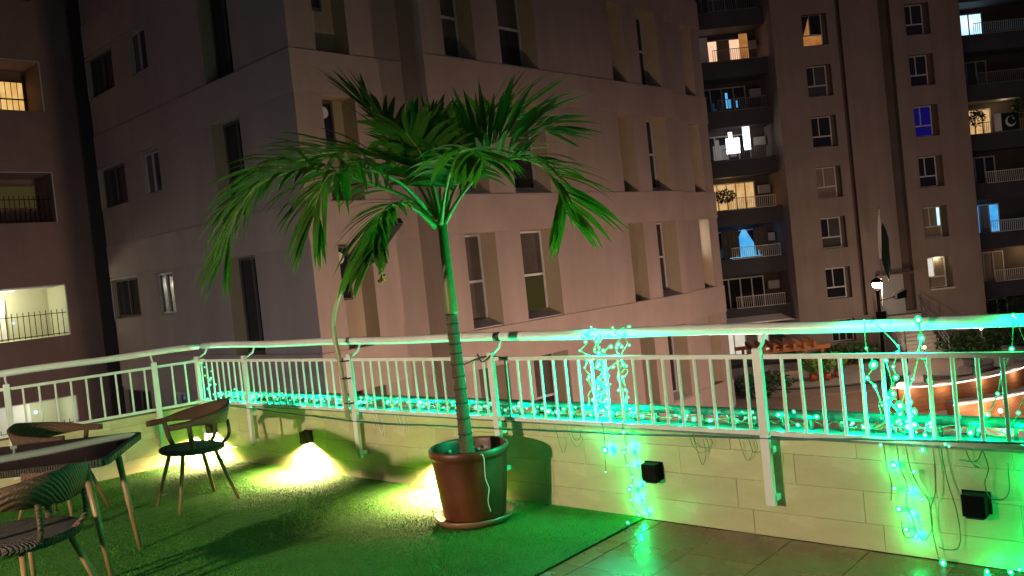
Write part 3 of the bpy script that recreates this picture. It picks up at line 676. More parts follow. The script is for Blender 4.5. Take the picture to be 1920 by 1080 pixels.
# cluster hanging from the handrail
wires, bulbs = [], []
for (sa, sb, za, zb_) in ((4.84, 4.80, 1.15, .62), (4.90, 4.98, 1.14, .62), (4.95, 4.93, 1.13, .66), (5.10, 5.06, 1.16, .80), (5.11, 5.10, 1.15, .59), (5.03, 4.86, .95, .62), (4.97, 4.90, 1.05, .70), (4.86, 4.95, .85, .60)):
    n = 13
    pts = [FW.p(sa + (sb - sa) * i / n + random.uniform(-.028, .028), (-.11 if i == 0 else -.02) + random.uniform(-.03, .05), za + (zb_ - za) * i / n) for i in range(n + 1)]
    wires.append(bez(pts, 50)); bulbs += [p + Vector((random.uniform(-.015, .015), 0, random.uniform(-.02, .02))) for p in pts if random.random() < .82]
light_string('dense cascade of green lights hanging from the handrail right of the palm', wires, bulbs, 6.5, 5, .02, (0.0, 1.0, .42))
lo = [(5.10, .60), (5.105, .54), (5.118, .45), (5.10, .42), (5.115, .34), (5.135, .27), (5.13, .22), (5.10, .19), (5.115, .13), (5.135, .08), (5.16, .05)]
dp = [FW.p(s_, .075 + random.uniform(-.01, .01), z) for s_, z in lo]
fl_ = [FW.p(5.13, .16, .02), FW.p(5.28, .30, .012), FW.p(5.36, .36, .012), FW.p(5.40, .52, .012), FW.p(5.52, .66, .012)]
ex = [FW.p(4.95, .07, .42), FW.p(4.94, .07, .285)]
light_string('single green strand dropping from the cascade down to the floor', [bez(dp + fl_, 60), bez([FW.p(4.94, .06, .62), FW.p(4.955, .07, .5), ex[0], ex[1]], 16)], dp + fl_[:3] + ex, 1.15, 2, -.045)
# second cluster
wires, bulbs = [], []
for path in ([(6.55, 1.15), (6.555, 1.02), (6.56, .93), (6.55, .87), (6.57, .83), (6.60, .74), (6.62, .66)],
             [(6.62, 1.14), (6.68, 1.02), (6.70, .99), (6.68, .93), (6.675, .87), (6.64, .78), (6.69, .70), (6.70, .66)],
             [(6.80, 1.15), (6.80, 1.06), (6.785, 1.0), (6.77, .97), (6.74, .86), (6.69, .74), (6.66, .66)],
             [(6.80, 1.12), (6.81, .98), (6.81, .85), (6.80, .72), (6.79, .60), (6.775, .53)],
             [(6.62, .95), (6.66, .80), (6.60, .68), (6.52, .62)]):
    pts = [FW.p(s_ + random.uniform(-.008, .008), -.02 + random.uniform(-.03, .06), z) for s_, z in path]
    wires.append(bez(pts, 40)); bulbs += pts
bulbs += [FW.p(6.70 + random.gauss(0, .05), random.uniform(-.03, .06), .68 + random.gauss(0, .03)) for i in range(9)]
bulbs += [FW.p(6.595, .065, .553), FW.p(6.90, .065, .566), FW.p(6.885, .065, .575), FW.p(6.74, .03, .76)]
for i in range(26):     # bristling tangle of wire ends
    c_ = FW.p(6.68 + random.gauss(0, .05), .01, .68 + random.gauss(0, .04)); wires.append([c_, c_ + Vector((random.uniform(-.05, .05), random.uniform(-.05, .05), random.uniform(-.05, .06)))])
light_string('tangled cluster of green lights on the railing in front of the stairs', wires, bulbs, 5.0, 4, .02, (0.0, 1.0, .42))
# bare strands on the wall
wires, bulbs = [], []
for path in ([(6.66, .55), (6.665, .44), (6.69, .36), (6.68, .27), (6.70, .20), (6.705, .13), (6.68, .10), (6.655, .12), (6.65, .18)],
             [(6.70, .55), (6.715, .44), (6.75, .35), (6.78, .29), (6.785, .22), (6.79, .13), (6.80, .04)],
             [(6.855, .56), (6.865, .44), (6.88, .36), (6.90, .27), (6.905, .16), (6.895, .09), (6.86, .07), (6.81, .075)],
             [(6.82, .56), (6.825, .44), (6.815, .33), (6.79, .26), (6.785, .16), (6.745, .10), (6.71, .14)],
             [(7.03, .56), (7.05, .47), (7.03, .40), (7.05, .33), (7.12, .36), (7.13, .50)], [(6.60, .55), (6.605, .44), (6.62, .36), (6.61, .28)],
             [(6.93, .50), (7.0, .50), (7.03, .55)], [(6.96, .55), (6.98, .49), (7.01, .47)]):
    wires.append(jcurve([FW.p(s_, .03 + random.uniform(0, .015), z) for s_, z in path], 30, .003))
for s_, z in ((6.63, .45), (6.64, .455), (6.635, .34), (6.70, .325), (6.645, .24), (6.755, .30), (6.69, .21), (6.745, .20), (6.73, .43), (6.71, .115), (6.67, .145)): bulbs.append(FW.p(s_, .045, z))
bulbs += [FW.p(6.83, .07, .015), FW.p(7.02, .10, .015), FW.p(7.11, .08, .02), FW.p(7.14, .06, .03)]
wires.append(bez([FW.p(6.80, .04, .03), FW.p(6.83, .07, .012), FW.p(6.92, .09, .01), FW.p(7.02, .10, .012), FW.p(7.12, .08, .015)], 24))
light_string('sparse thin strands trailing down the wall beside the square lamp', wires, bulbs, 1.1, 3, -.01)
# strand at the right edge, running out of the picture
wires, bulbs = [], []
for path in ([(7.19, 1.15), (7.17, 1.0), (7.13, .90), (7.10, .80), (7.05, .70), (6.98, .62)], [(7.20, 1.14), (7.24, .97), (7.23, .86), (7.18, .72), (7.14, .64)],
             [(7.22, .58), (7.25, .45), (7.24, .32), (7.26, .20), (7.24, .08), (7.20, .02)], [(7.40, .60), (7.42, .40), (7.40, .25), (7.36, .10), (7.30, .02)]):
    pts = [FW.p(s_, (.05 if path[0][1] < .7 else -.01) + random.uniform(-.02, .03), z) for s_, z in path]; wires.append(bez(pts, 40)); bulbs += pts
bulbs += [FW.p(7.3 + random.gauss(0, .08), .09 + random.uniform(0, .1), .02) for i in range(8)]
light_string('bright green strand hanging at the far right edge of the railing', wires, bulbs, 2.6, 2, -.005)

# ================================================================== BUILDINGS
def facade(mb, F, t0, t1, z0, z1, holes, off=0.0, mi=0, rmi0=1):
    """wall sheet with holes (a, b, za, zb, depth); reveals and back are closed in"""
    ts = sorted({t0, t1, *[h[0] for h in holes], *[h[1] for h in holes]}); zs = sorted({z0, z1, *[h[2] for h in holes], *[h[3] for h in holes]})
    ts = [t for t in ts if t0 <= t <= t1]; zs = [z for z in zs if z0 <= z <= z1]
    for a, b in zip(ts[:-1], ts[1:]):
        run = None
        for c, d in zip(zs[:-1], zs[1:]):
            m, n = (a + b) / 2, (c + d) / 2
            if any(h[0] < m < h[1] and h[2] < n < h[3] for h in holes): continue
            mb.quad(F.p(a, off, c), F.p(b, off, c), F.p(b, off, d), F.p(a, off, d), mi)
    for (a, b, c, d, dp, *rm) in holes:
        i = off - dp; rmi = rm[0] if rm else rmi0
        mb.quad(F.p(a, off, c), F.p(a, i, c), F.p(a, i, d), F.p(a, off, d), rmi); mb.quad(F.p(b, off, c), F.p(b, off, d), F.p(b, i, d), F.p(b, i, c), rmi)
        mb.quad(F.p(a, off, d), F.p(a, i, d), F.p(b, i, d), F.p(b, off, d), rmi); mb.quad(F.p(a, off, c), F.p(b, off, c), F.p(b, i, c), F.p(a, i, c), rmi)
        mb.quad(F.p(a, i, c), F.p(b, i, c), F.p(b, i, d), F.p(a, i, d), rmi)
def window(parent, F, a, b, c, d, off, split='h', at=0.5, mats=('pane_dark', 'pane_dark'), fr='window_white', fw=.05, sill=None, mull=None):
    """frame with two or three panes, standing off the plane by `off`"""
    base = parent_base(parent)
    m = MB(); y0, y1 = off, off + .06
    m.fbox(F, a, a + fw, y0, y1, c, d); m.fbox(F, b - fw, b, y0, y1, c, d); m.fbox(F, a + fw, b - fw, y0, y1, c, c + fw); m.fbox(F, a + fw, b - fw, y0, y1, d - fw, d)
    panes = []
    if split == 'h':
        zc = c + (d - c) * at; m.fbox(F, a + fw, b - fw, y0, y1 + .01, zc - fw * .6, zc + fw * .6)
        up = (a + fw, b - fw, zc + fw * .6, d - fw); lo = (a + fw, b - fw, c + fw, zc - fw * .6)
        if mull:
            tm = a + (b - a) * mull; m.fbox(F, tm - fw * .4, tm + fw * .4, y0, y1 + .005, up[2], up[3])
            panes = [((up[0], tm - fw * .4, up[2], up[3]), mats[0]), ((tm + fw * .4, up[1], up[2], up[3]), mats[1]), (lo, mats[-1])]
        else: panes = [(up, mats[0]), (lo, mats[1])]
    elif split == 'v':
        n = int(at); wv = (b - a - fw) / n
        for i in range(1, n): m.fbox(F, a + fw / 2 + wv * i - fw / 2, a + fw / 2 + wv * i + fw / 2, y0, y1 + .01 * (i % 2), c + fw, d - fw)
        for i in range(n): panes.append(((a + fw / 2 + wv * i + fw / 2, a + fw / 2 + wv * (i + 1) - fw / 2, c + fw, d - fw), mats[i % len(mats)]))
    o = m.build('window', fr, parent)
    for (p, q, r, s_), mt in panes:
        g = MB(); g.fbox(F, p, q, y0 + .012, y0 + .026, r, s_); g.build('pane', mt, o)
    if sill:
        g = MB(); so = sill
        g.hexa([F.p(a - .02, y1, c - .16), F.p(b + .0, y1, c - .16), F.p(b + .0, so, c - .16), F.p(a - .02, so, c - .16), F.p(a - .02, y1, c + .02), F.p(b + .0, y1, c + .02), F.p(b, so, c - .12), F.p(a - .02, so, c - .12)]); g.build('sill', 'sill_white', o)
    return o
SILL = [.17 + 3.21 * f for f in range(-1, 5)]; WH = 2.29
TOPZ = 19.5

# ---- building in the middle
OR = Vector((0, 21, 0)); FR_ = Frame((0, 21), 46.5)
KP = FR_.p(-5.1, -.8, 0); FL_ = Frame((KP.x, KP.y), 136.5)
if FL_.n.dot(Vector((-1, -1, 0))) < 0: FL_.n = -FL_.n
mid = thing('apartment_building', FR_.p(2.5, -5, GZ), 'beige apartment block with deep narrow windows, filling the middle behind the palm', 'building', 'apartment buildings')
holes = []
for z in SILL:
    for a, b in ((-1.42, -.40), (.50, 1.88), (5.14, 5.87), (6.58, 7.65)): holes.append((a, b, z, z + WH, .57))
w = MB(); facade(w, FR_, -2.1, 8.15, GZ, TOPZ, holes)
w.quad(FR_.p(-2.1, -.8, GZ), FR_.p(-2.1, 0, GZ), FR_.p(-2.1, 0, TOPZ), FR_.p(-2.1, -.8, TOPZ)); w.quad(FR_.p(8.15, 0, GZ), FR_.p(8.15, -.37, GZ), FR_.p(8.15, -.37, TOPZ), FR_.p(8.15, 0, TOPZ))
facade(w, FR_, -5.1, -2.1, GZ, TOPZ, [(-4.42, -3.55, z, z + WH, .50) for z in SILL], -.8)
facade(w, FR_, 8.15, 10.83, GZ, TOPZ, [(9.63, 10.27, z, z + WH, .45) for z in SILL], -.37)
hl = []
for f, z in enumerate(SILL):
    hl += [(2.27, 3.60, z, z + WH, .37), (8.62, 10.42, z + 1.09, z + WH - .07, .18), (6.48, 7.48, z + 1.09, z + WH - .07, .13)]
facade(w, FL_, 0, 10.45, GZ, TOPZ, hl)
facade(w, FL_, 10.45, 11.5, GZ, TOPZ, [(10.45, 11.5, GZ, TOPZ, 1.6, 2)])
a_, b_, c_ = FR_.p(10.83, -.37, 0), FR_.p(10.83, -14, 0), FL_.p(11.5, -16, 0)
for p, q in ((a_, b_), (b_, FR_.p(-2, -14, 0))):
    w.quad(p + Vector((0, 0, GZ)), q + Vector((0, 0, GZ)), q + Vector((0, 0, TOPZ)), p + Vector((0, 0, TOPZ)))
wall_o = w.build('wall', ['render_wall', 'reveal', 'slot_brown'], mid)
r_ = MB(); r_.add([FR_.p(-5.1, -.8, TOPZ), FR_.p(10.83, -.37, TOPZ), FR_.p(10.83, -14, TOPZ), FR_.p(-5.1, -16, TOPZ), FL_.p(11.5, 0, TOPZ)], [(0, 1, 2, 3, 4)]); r_.build('roof', 'concrete', mid)
for f, z in enumerate(SILL):
    zt = z - .003; zb = z - .90
    for (F, t0, t1, off) in ((FR_, -2.125, 8.175, 0), (FR_, -5.10, -2.128, -.8), (FR_, 8.178, 10.855, -.37), (FL_, -.025, 10.44, 0)):
        m = MB(); m.fbox(F, t0, t1, off + .002, off + .025, zb, zt); m.build('band', 'render_band', mid)
# windows
lit = {}
for f, z in enumerate(SILL):
    window(mid, FR_, -1.40, -.42, z + .16, z + WH - .01, -.565, 'h', .46, ('pane_grey', 'pane_grey'), 'window_grey', sill=-.03)
    window(mid, FR_, .52, 1.86, z + .16, z + WH - .01, -.565, 'h', .46, ('pane_grey', 'lit_dim' if f == 1 else 'pane_dark'), 'window_white' if f == 1 else 'window_grey', sill=-.03)
    window(mid, FR_, 5.16, 5.85, z + .95, z + WH - .01, -.565, 'v', 1, ('pane_grey',), 'window_grey')
    window(mid, FR_, 6.60, 7.63, z + .14, z + WH - .01, -.565, 'h', .5, ('pane_dark', 'pane_dark'), 'window_grey', sill=-.03)
    window(mid, FR_, 9.65, 10.25, z + 1.05, z + WH - .01, -.37 - .445, 'v', 2, ('lit_bright',) if f == 1 else ('pane_grey',), 'window_grey')
    o = window(mid, FR_, -4.40, -3.85, z + 1.05, z + WH - .03, -.8 - .495, 'v', 1, ('pane_dark',), 'dark_slot')
    fan = MB(); c = FR_.p(-4.14, -.8 - .425, z + WH - .30)
    fan.add([c + FR_.d * .13 * math.cos(2 * math.pi * k / 18) + Vector((0, 0, .13 * math.sin(2 * math.pi * k / 18))) + FR_.n * (.0 if q == 0 else .03) for q in (0, 1) for k in range(18)],
            [tuple(range(17, -1, -1)), tuple(range(18, 36))] + [(k, (k + 1) % 18, 18 + (k + 1) % 18, 18 + k) for k in range(18)]); fan.build('exhaust_fan', 'fan_white', o)
    window(mid, FL_, 8.64, 10.40, z + 1.12, z + WH - .09, -.175, 'v', 2, ('pane_dark',), 'dark_slot')
    window(mid, FL_, 6.50, 7.46, z + 1.11, z + WH - .09, -.125, 'v', 2, ('pane_dark', 'pane_grey'), 'window_grey')
    window(mid, FL_, 2.30, 3.57, z + .03, z + WH - .02, -.365, 'v', 2, ('pane_dark',), 'dark_slot')
    if 0 < f < 4:
        m = MB(); m.fbox(FL_, 10.425, 10.445, .002, .02, z + 1.05, z + WH - .03); m.fbox(FL_, 8.60, 10.424, .002, .02, z + WH - .068, z + WH - .045); m.build('window_trim', 'window_grey', mid)

# ---- building on the left, with lit loggias
PB = FL_.p(11.5, 0, 0); FB = Frame((PB.x, PB.y), 46.5)
lb = thing('apartment_building', FB.p(-6, -4, GZ), 'dark reddish apartment block with lit barred loggias at the left edge', 'building', 'apartment buildings')
LH = [(-9.5, -.93, 7.5, 8.93, 1.3, 0), (-9.5, -.93, 4.27, 5.70, 1.3, 0), (-9.5, -.93, .94, 2.41, 1.5), (-9.5, -.98, -2.3, -.86, 1.5), (-9.5, -.93, 10.7, 12.1, 1.3, 0)]
w = MB(); facade(w, FB, -14, .05, GZ, TOPZ, LH)
w.quad(FB.p(.05, 0, GZ), FB.p(.05, -1.6, GZ), FB.p(.05, -1.6, TOPZ), FB.p(.05, 0, TOPZ)); w.quad(FB.p(-14, 0, GZ), FB.p(-14, 0, TOPZ), FB.p(-14, -10, TOPZ), FB.p(-14, -10, GZ))
w.build('wall', ['left_wall', 'room_green'], lb)
r_ = MB(); r_.quad(FB.p(-14, 0, TOPZ), FB.p(.05, 0, TOPZ), FB.p(.05, -10, TOPZ), FB.p(-14, -10, TOPZ)); r_.build('roof', 'concrete', lb)
for (a, b, c, d, dp, *_r) in LH[:4]:
    m = MB(); m.fbox(FB, b + .002, b + .03, .002, .02, c, d + .03); m.fbox(FB, a, b + .001, .002, .02, d + .004, d + .03); m.build('opening_trim', 'window_grey', lb)
def grille(a, b, c, d, off, step, name='grille', spear=True):
    m = MB(); t = a
    while t < b:
        m.fbox(FB, t - .008, t + .008, off - .008, off + .008, c, d + (.10 if spear else 0)); t += step
    m.fbox(FB, a, b, off - .012, off + .012, d - .02, d); m.fbox(FB, a, b, off - .012, off + .012, c + .04, c + .06); m.build(name, 'black_metal', lb)
# top loggia: amber window behind bars
window(lb, FB, -6.0, -.97, 7.52, 8.66, -1.28, 'v', 7, ('lit_amber',), 'left_wall'); grille(-6.0, -.97, 7.5, 8.6, -1.15, .16, spear=False)
m = MB(); m.fbox(FB, -6, -.97, -1.14, -1.12, 8.05, 8.09); m.build('grille_bar', 'black_metal', lb)
window(lb, FB, -6.0, -.97, 4.80, 5.52, -1.28, 'v', 4, ('lit_dim',), 'left_wall'); grille(-6, -1.0, 4.27, 4.95, -.06, .13)
# bright loggia
d_ = MB(); d_.fbox(FB, -3.30, -2.15, -1.49, -1.42, .96, 2.15); d_.build('door', 'room_white', lb)
d_ = MB(); d_.fbox(FB, -8.5, -1.05, -1.40, -.25, 2.385, 2.407); ce = d_.build('ceiling_panel', 'room_white', lb)
t_ = MB(); t_.fbox(FB, -3.4, -2.0, -.95, -.90, 2.36, 2.382); t_.build('tube_light', 'lit_bright', lb)
lamp('loggia_light', 'POINT', FB.p(-2.7, -.75, 2.15), 85, (1.0, .93, .72), lb, .10)
grille(-6, -.95, .96, 1.62, -.05, .15)
d_ = MB(); d_.ball(tuple(FB.p(-2.35, -.10, 1.45)), .035, 0, 8, 6); d_.build('indicator_lamp', 'led_blue', lb)
m = MB(); m.fbox(FB, -3.1, -1.8, -1.49, -1.43, -2.28, -.90); m.build('door', 'room_white', lb)
lamp('loggia_light', 'POINT', FB.p(-1.9, -.6, -1.15), 22, (.95, 1.0, .88), lb, .10)
grille(-6, -1.0, -2.3, -1.6, -.05, .15)
for q in ((-2.05, -1.15), (-2.12, -1.55)):
    d_ = MB(); d_.ball(tuple(FB.p(q[0], -.12, q[1])), .05, 0, 8, 6); d_.build('indicator_lamp', 'led_blue', lb)

# ---- tower on the right
FT = Frame((0, 54), 0)
tw_ = thing('apartment_building', (24, 57, GZ), 'tall brown tower with balconies on both flanks, behind the garden', 'building', 'apartment buildings')
TT = 32.0
HEAD = [-.66 + 3.2 * k for k in range(0, 9)]
holes = []
for hz in HEAD:
    for a, b in ((19.85, 21.42), (26.35, 27.88)): holes.append((a, b, hz - 1.98, hz, .34))
for a, b in ((19.9, 21.4),): holes.append((a, b, -5.4, -3.95, .3))
holes += [(22.0, 22.28, -3.86, TT - .5, .35), (24.70, 25.42, -3.86, TT - .5, .5)]
holes = [h for h in holes]
w = MB(); facade(w, FT, 17.95, 29.8, GZ, TT, holes)
for x, s_ in ((17.95, 1), (29.8, -1)): w.quad((x, 54, GZ), (x, 68, GZ), (x, 68, TT), (x, 54, TT))
w.quad((17.95, 68, GZ), (29.8, 68, GZ), (29.8, 68, TT), (17.95, 68, TT))
w.build('wall', ['tower_wall', 'tower_groove'], tw_)
r_ = MB(); r_.quad((17.95, 54, TT), (29.8, 54, TT), (29.8, 68, TT), (17.95, 68, TT)); r_.build('roof', 'concrete', tw_)
mL = {5: ('lit_curtain', 'pane_dark', 'lit_curtain'), 4: ('pane_dark', 'pane_grey', 'pane_grey'), 3: ('pane_dark',) * 3, 2: ('pane_curtain', 'pane_curtain', 'pane_curtain'), 1: ('pane_dark', 'pane_grey', 'pane_grey'), 0: ('pane_dark',) * 3}
mR = {5: ('pane_dark',) * 3, 4: ('pane_dark',) * 3, 3: ('lit_bluedeep',) * 3, 2: ('pane_dark',) * 3, 1: ('pane_curtain',) * 3, 0: ('lit_white', 'pane_curtain', 'pane_curtain')}
for k, hz in enumerate(HEAD):
    dk = ('pane_dark',) * 3
    o = window(tw_, FT, 19.87, 21.18, hz - 1.96, hz - .02, -.335, 'h', .36, mL.get(k, dk), 'window_white', .07, mull=.40)
    o = window(tw_, FT, 26.37, 27.58, hz - 1.96, hz - .02, -.335, 'h', .36, mR.get(k, dk), 'window_white', .07, mull=.40)
    if k == 5:
        for sg in (-1, 1):
            m = MB(); c = 20.42
            m.add([FT.p(c + sg * .02, -.25, hz - .05), FT.p(c + sg * .68, -.25, hz - .05), FT.p(c + sg * .68, -.25, hz - 1.25), FT.p(c + sg * .45, -.24, hz - 1.25)], [(0, 1, 2, 3)]); m.build('curtain', 'black_plastic', tw_)
    if k == 1:
        m = MB(); m.fbox(FT, 27.34, 27.50, -.29, -.27, hz - 1.25, hz - .1); m.build('lit_strip', 'lit_icy', tw_)
    if k == 0:
        m = MB(); m.fbox(FT, 26.40, 27.95, -.25, .06, hz - 2.10, hz - 1.982); m.build('sill', 'window_white', tw_)
        lamp('window_light', 'POINT', FT.p(27.1, -.10, hz - .15), 9, (1.0, .86, .55), tw_, .05)
window(tw_, FT, 19.95, 21.35, -5.38, -3.97, -.295, 'v', 3, ('pane_dark',), 'window_grey', .07)
# door and landing behind the stairs
m = MB(); m.fbox(FT, 23.0, 24.66, .02, .10, -4.0, -1.50); m.build('door', 'door_grey', tw_)
m = MB(); m.fbox(FT, 22.95, 25.2, .02, .45, -1.48, -1.38); m.build('door_canopy', 'tower_groove', tw_)
# wings with balconies
ZB = [-6.95 + 3.2 * k for k in range(0, 12)]
def rail_part(x0, x1, y, z0, z1, step=.13):
    m = MB(); x = x0
    while x <= x1: m.box(x - .012, x + .012, y - .012, y + .012, z0 + .02, z1 - .02); x += step
    m.box(x0, x1, y - .02, y + .02, z1 - .04, z1); m.box(x0, x1, y - .02, y + .02, z0, z0 + .03); return m
SPL = {0: ('lit_white', 4), 1: ('pane_dark', 4), 2: ('pane_dark', 4), 3: ('lit_warm', 5), 4: ('pane_dark', 4), 5: ('pane_dark', 4), 6: ('lit_pink', 4)}
SPR = {1: ('pane_curtain', 4), 2: ('lit_blue', 4), 4: ('lit_warm', 5), 6: ('lit_icy', 3)}
for side, (x0, x1) in enumerate(((11.2, 17.94), (29.81, 37.5))):
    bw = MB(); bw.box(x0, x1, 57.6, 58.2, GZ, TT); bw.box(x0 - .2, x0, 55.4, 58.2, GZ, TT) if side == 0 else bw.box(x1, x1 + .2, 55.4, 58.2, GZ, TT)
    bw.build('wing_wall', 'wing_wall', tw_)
    for k, zb in enumerate(ZB):
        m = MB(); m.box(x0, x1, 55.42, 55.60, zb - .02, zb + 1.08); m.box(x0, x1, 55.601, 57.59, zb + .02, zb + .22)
        bal = m.build('balcony', 'balcony_grey', tw_)
        if k > 0 or side == 1:
            rx0, rx1 = (14.45, 17.6) if side == 0 else (31.35, 36.8)
            rp = rail_part(rx0, rx1, 55.36, zb + 1.02, zb + 1.78); rp.build('railing', 'tower_rail' if k > 3 else 'rail_white', bal)
        mt, n = (SPL if side == 0 else SPR).get(k, ('pane_dark', 4))
        wx0, wx1 = (13.75, 16.95) if side == 0 else (30.45, 33.2)
        mats = (mt,)
        if mt in ('lit_warm', 'lit_pink', 'lit_blue', 'lit_white'): mats = (mt, mt, 'pane_curtain') if mt != 'lit_warm' else (mt,)
        zt = zb + 2.92
        window(tw_, FT, wx0, wx1, zb + .25, zt, -3.58, 'v', n, mats, 'window_white' if k < 4 else 'window_grey', .08)
        if side == 0 and 0 < k < 7:
            m = MB(); m.bbox(17.05, 17.8, 56.9, 57.25, zb + 2.0, zb + 2.55, .02); m.build('air_conditioner', 'ac_white', tw_)
    r_ = MB(); r_.box(x0, x1, 55.42, 58.2, TT, TT + .1); r_.build('roof', 'concrete', tw_)
def drape(x0, x1, y, z0, z1, mt, parent=tw_, name='curtain', a=.06):
    m = MB(); n = 14; vs = []
    for i in range(n + 1):
        x = x0 + (x1 - x0) * i / n; yy = y + a * math.sin(i * 1.9); vs += [(x, yy, z0), (x * .96 + (x0 + x1) / 2 * .04, yy, z1)]
    m.add(vs, [(2 * i, 2 * i + 2, 2 * i + 3, 2 * i + 1) for i in range(n)], 0, True); return m.build(name, mt, parent)
# what hangs and glows on the balconies
m = MB(); m.add([(14.4, 55.75, .55), (16.5, 55.72, .55), (15.55, 55.8, 2.35), (15.35, 55.8, 2.35)], [(0, 1, 2, 3)]); m.add([(14.4, 55.9, .55), (16.5, 55.9, .55), (15.55, 55.9, 2.35), (15.35, 55.9, 2.35)], [(3, 2, 1, 0)]); m.build('drape', 'lit_blue', tw_)
drape(13.9, 15.1, 55.70, .6, 2.4, 'wing_wall'); drape(16.0, 17.0, 55.70, .6, 2.4, 'wing_wall')
lamp('balcony_light', 'POINT', (15.6, 56.6, 2.2), 10, (.15, .35, 1.0), tw_, .1)
m = MB(); m.box(14.85, 15.75, 55.8, 55.83, 7.35, 8.35); m.box(15.05, 15.3, 55.8, 55.83, 8.36, 8.75); m.box(16.0, 16.45, 55.8, 55.83, 7.5, 9.0); m.build('hanging_sheet', 'lit_bright', tw_)
m = MB(); m.box(15.1, 15.25, 55.8, 55.82, 10.3, 11.3); m.box(15.28, 15.42, 55.8, 55.82, 10.3, 10.9); m.box(15.75, 15.85, 55.8, 55.82, 10.3, 10.75); m.build('hanging_sheet', 'lit_blue', tw_)
drape(13.3, 14.3, 55.75, 13.4, 15.0, 'cloth_white'); drape(16.3, 16.9, 55.75, 13.4, 15.0, 'lit_curtain'); 
m = MB(); m.hexa([(13.6, 54.6, -3.72), (17.9, 54.6, -3.72), (17.9, 55.4, -3.72), (13.6, 55.4, -3.72), (13.6, 54.6, -3.62), (17.6, 54.6, -3.62), (17.2, 55.4, -3.30), (13.6, 55.4, -3.30)]); m.build('awning', 'cloth_white', tw_)
lamp('awning_light', 'POINT', (15.5, 54.3, -4.6), 26, (1.0, .84, .66), tw_, .1)
lamp('balcony_light', 'POINT', (34.5, 56.6, -.9), 42, (1.0, .66, .32), tw_, .1)
lamp('balcony_light', 'POINT', (33.5, 56.4, 8.75), 26, (1.0, .72, .35), tw_, .1)
lamp('balcony_light', 'POINT', (14.8, 56.4, 5.5), 16, (1.0, .62, .25), tw_, .1)
lamp('balcony_light', 'POINT', (31.5, 56.4, 2.4), 12, (.15, .45, 1.0), tw_, .1)

# hanging flag on the right-hand balcony
fg = thing('hanging_flag', (32.9, 55.28, 6.9), 'dark green flag with white stripe, crescent and star on a balcony rail', 'flag')
def cloth(mb, x0, x1, z0, z1, y, mi, n=10, a=.03):
    vs = []
    for i in range(n + 1):
        x = x0 + (x1 - x0) * i / n; yy = y + a * math.sin(x * 9); vs += [(x, yy, z0), (x, yy, z1)]
    mb.add(vs, [(2 * i, 2 * i + 2, 2 * i + 3, 2 * i + 1) for i in range(n)], mi, True)
m = MB(); cloth(m, 32.1, 32.55, 6.95, 8.07, 55.29, 0); m.build('white_stripe', 'flag_white', fg)
m = MB(); cloth(m, 32.55, 33.72, 6.95, 8.07, 55.29, 0); m.build('green_field', 'flag_green', fg)
m = MB(); c = Vector((33.12, 55.23, 7.50)); n = 24; vs = []
for i in range(n + 1):
    a = R(-35 + 250 * i / n + 90 + 35); 
    a = R(60 + 300 * i / n); vs += [c + Vector((.34 * math.cos(a), 0, .34 * math.sin(a))), c + Vector((.10 + .27 * math.cos(a) if False else .075 + .275 * math.cos(a), 0, .065 + .275 * math.sin(a)))]
m.add(vs, [(2 * i, 2 * i + 1, 2 * i + 3, 2 * i + 2) for i in range(n)])
st = c + Vector((.20, 0, .17)); sv = [st + Vector(((.09 if i % 2 == 0 else .036) * math.cos(R(90 + 36 * i)), 0, (.09 if i % 2 == 0 else .036) * math.sin(R(90 + 36 * i)))) for i in range(10)]
m.add(sv, [tuple(range(10))]); m.build('emblem', 'flag_white', fg)

# ================================================================== GARDEN BELOW
g = MB(); g.quad((9, 27, GZ + .012), (45, 27, GZ + .012), (45, 54, GZ + .012), (9, 54, GZ + .012)); struct('garden_paving', g, 'paving_garden')
# stairs up to the tower door
stt = thing('garden_stairs', (24.0, 51.5, GZ), 'pale stone stairs with side rails rising to the tower door', 'stairs')
for i in range(12):
    z0 = -6.4 + i * .2; y0 = 49.9 + i * .27
    m = MB(); m.box(22.7, 25.1, y0, y0 + .30, z0, z0 + .165); m.box(22.66, 25.14, y0 - .03, y0 + .30, z0 + .166, z0 + .20); m.build('step', 'step_stone', stt)
    m = MB(); m.box(22.7, 25.1, y0 + .05, y0 + .29, GZ + .02, z0 - .002) if i else None
    if i: m.build('riser_block', 'concrete', stt)
m = MB(); m.box(22.5, 25.3, 53.14, 53.99, GZ + .02, -4.01); m.build('landing', 'step_stone', stt)
for x in (22.62, 25.18):
    m = MB()
    for i in range(0, 13, 2): m.tube([(x, 49.95 + i * .27, -6.25 + i * .2), (x, 49.95 + i * .27, -5.3 + i * .2)], .022, 6)
    for dz in (-5.3, -5.6, -5.9): m.tube([(x, 49.8, dz), (x, 53.2, dz + 2.4)], .022, 6)
    m.build('side_rail', 'metal_grey', stt)
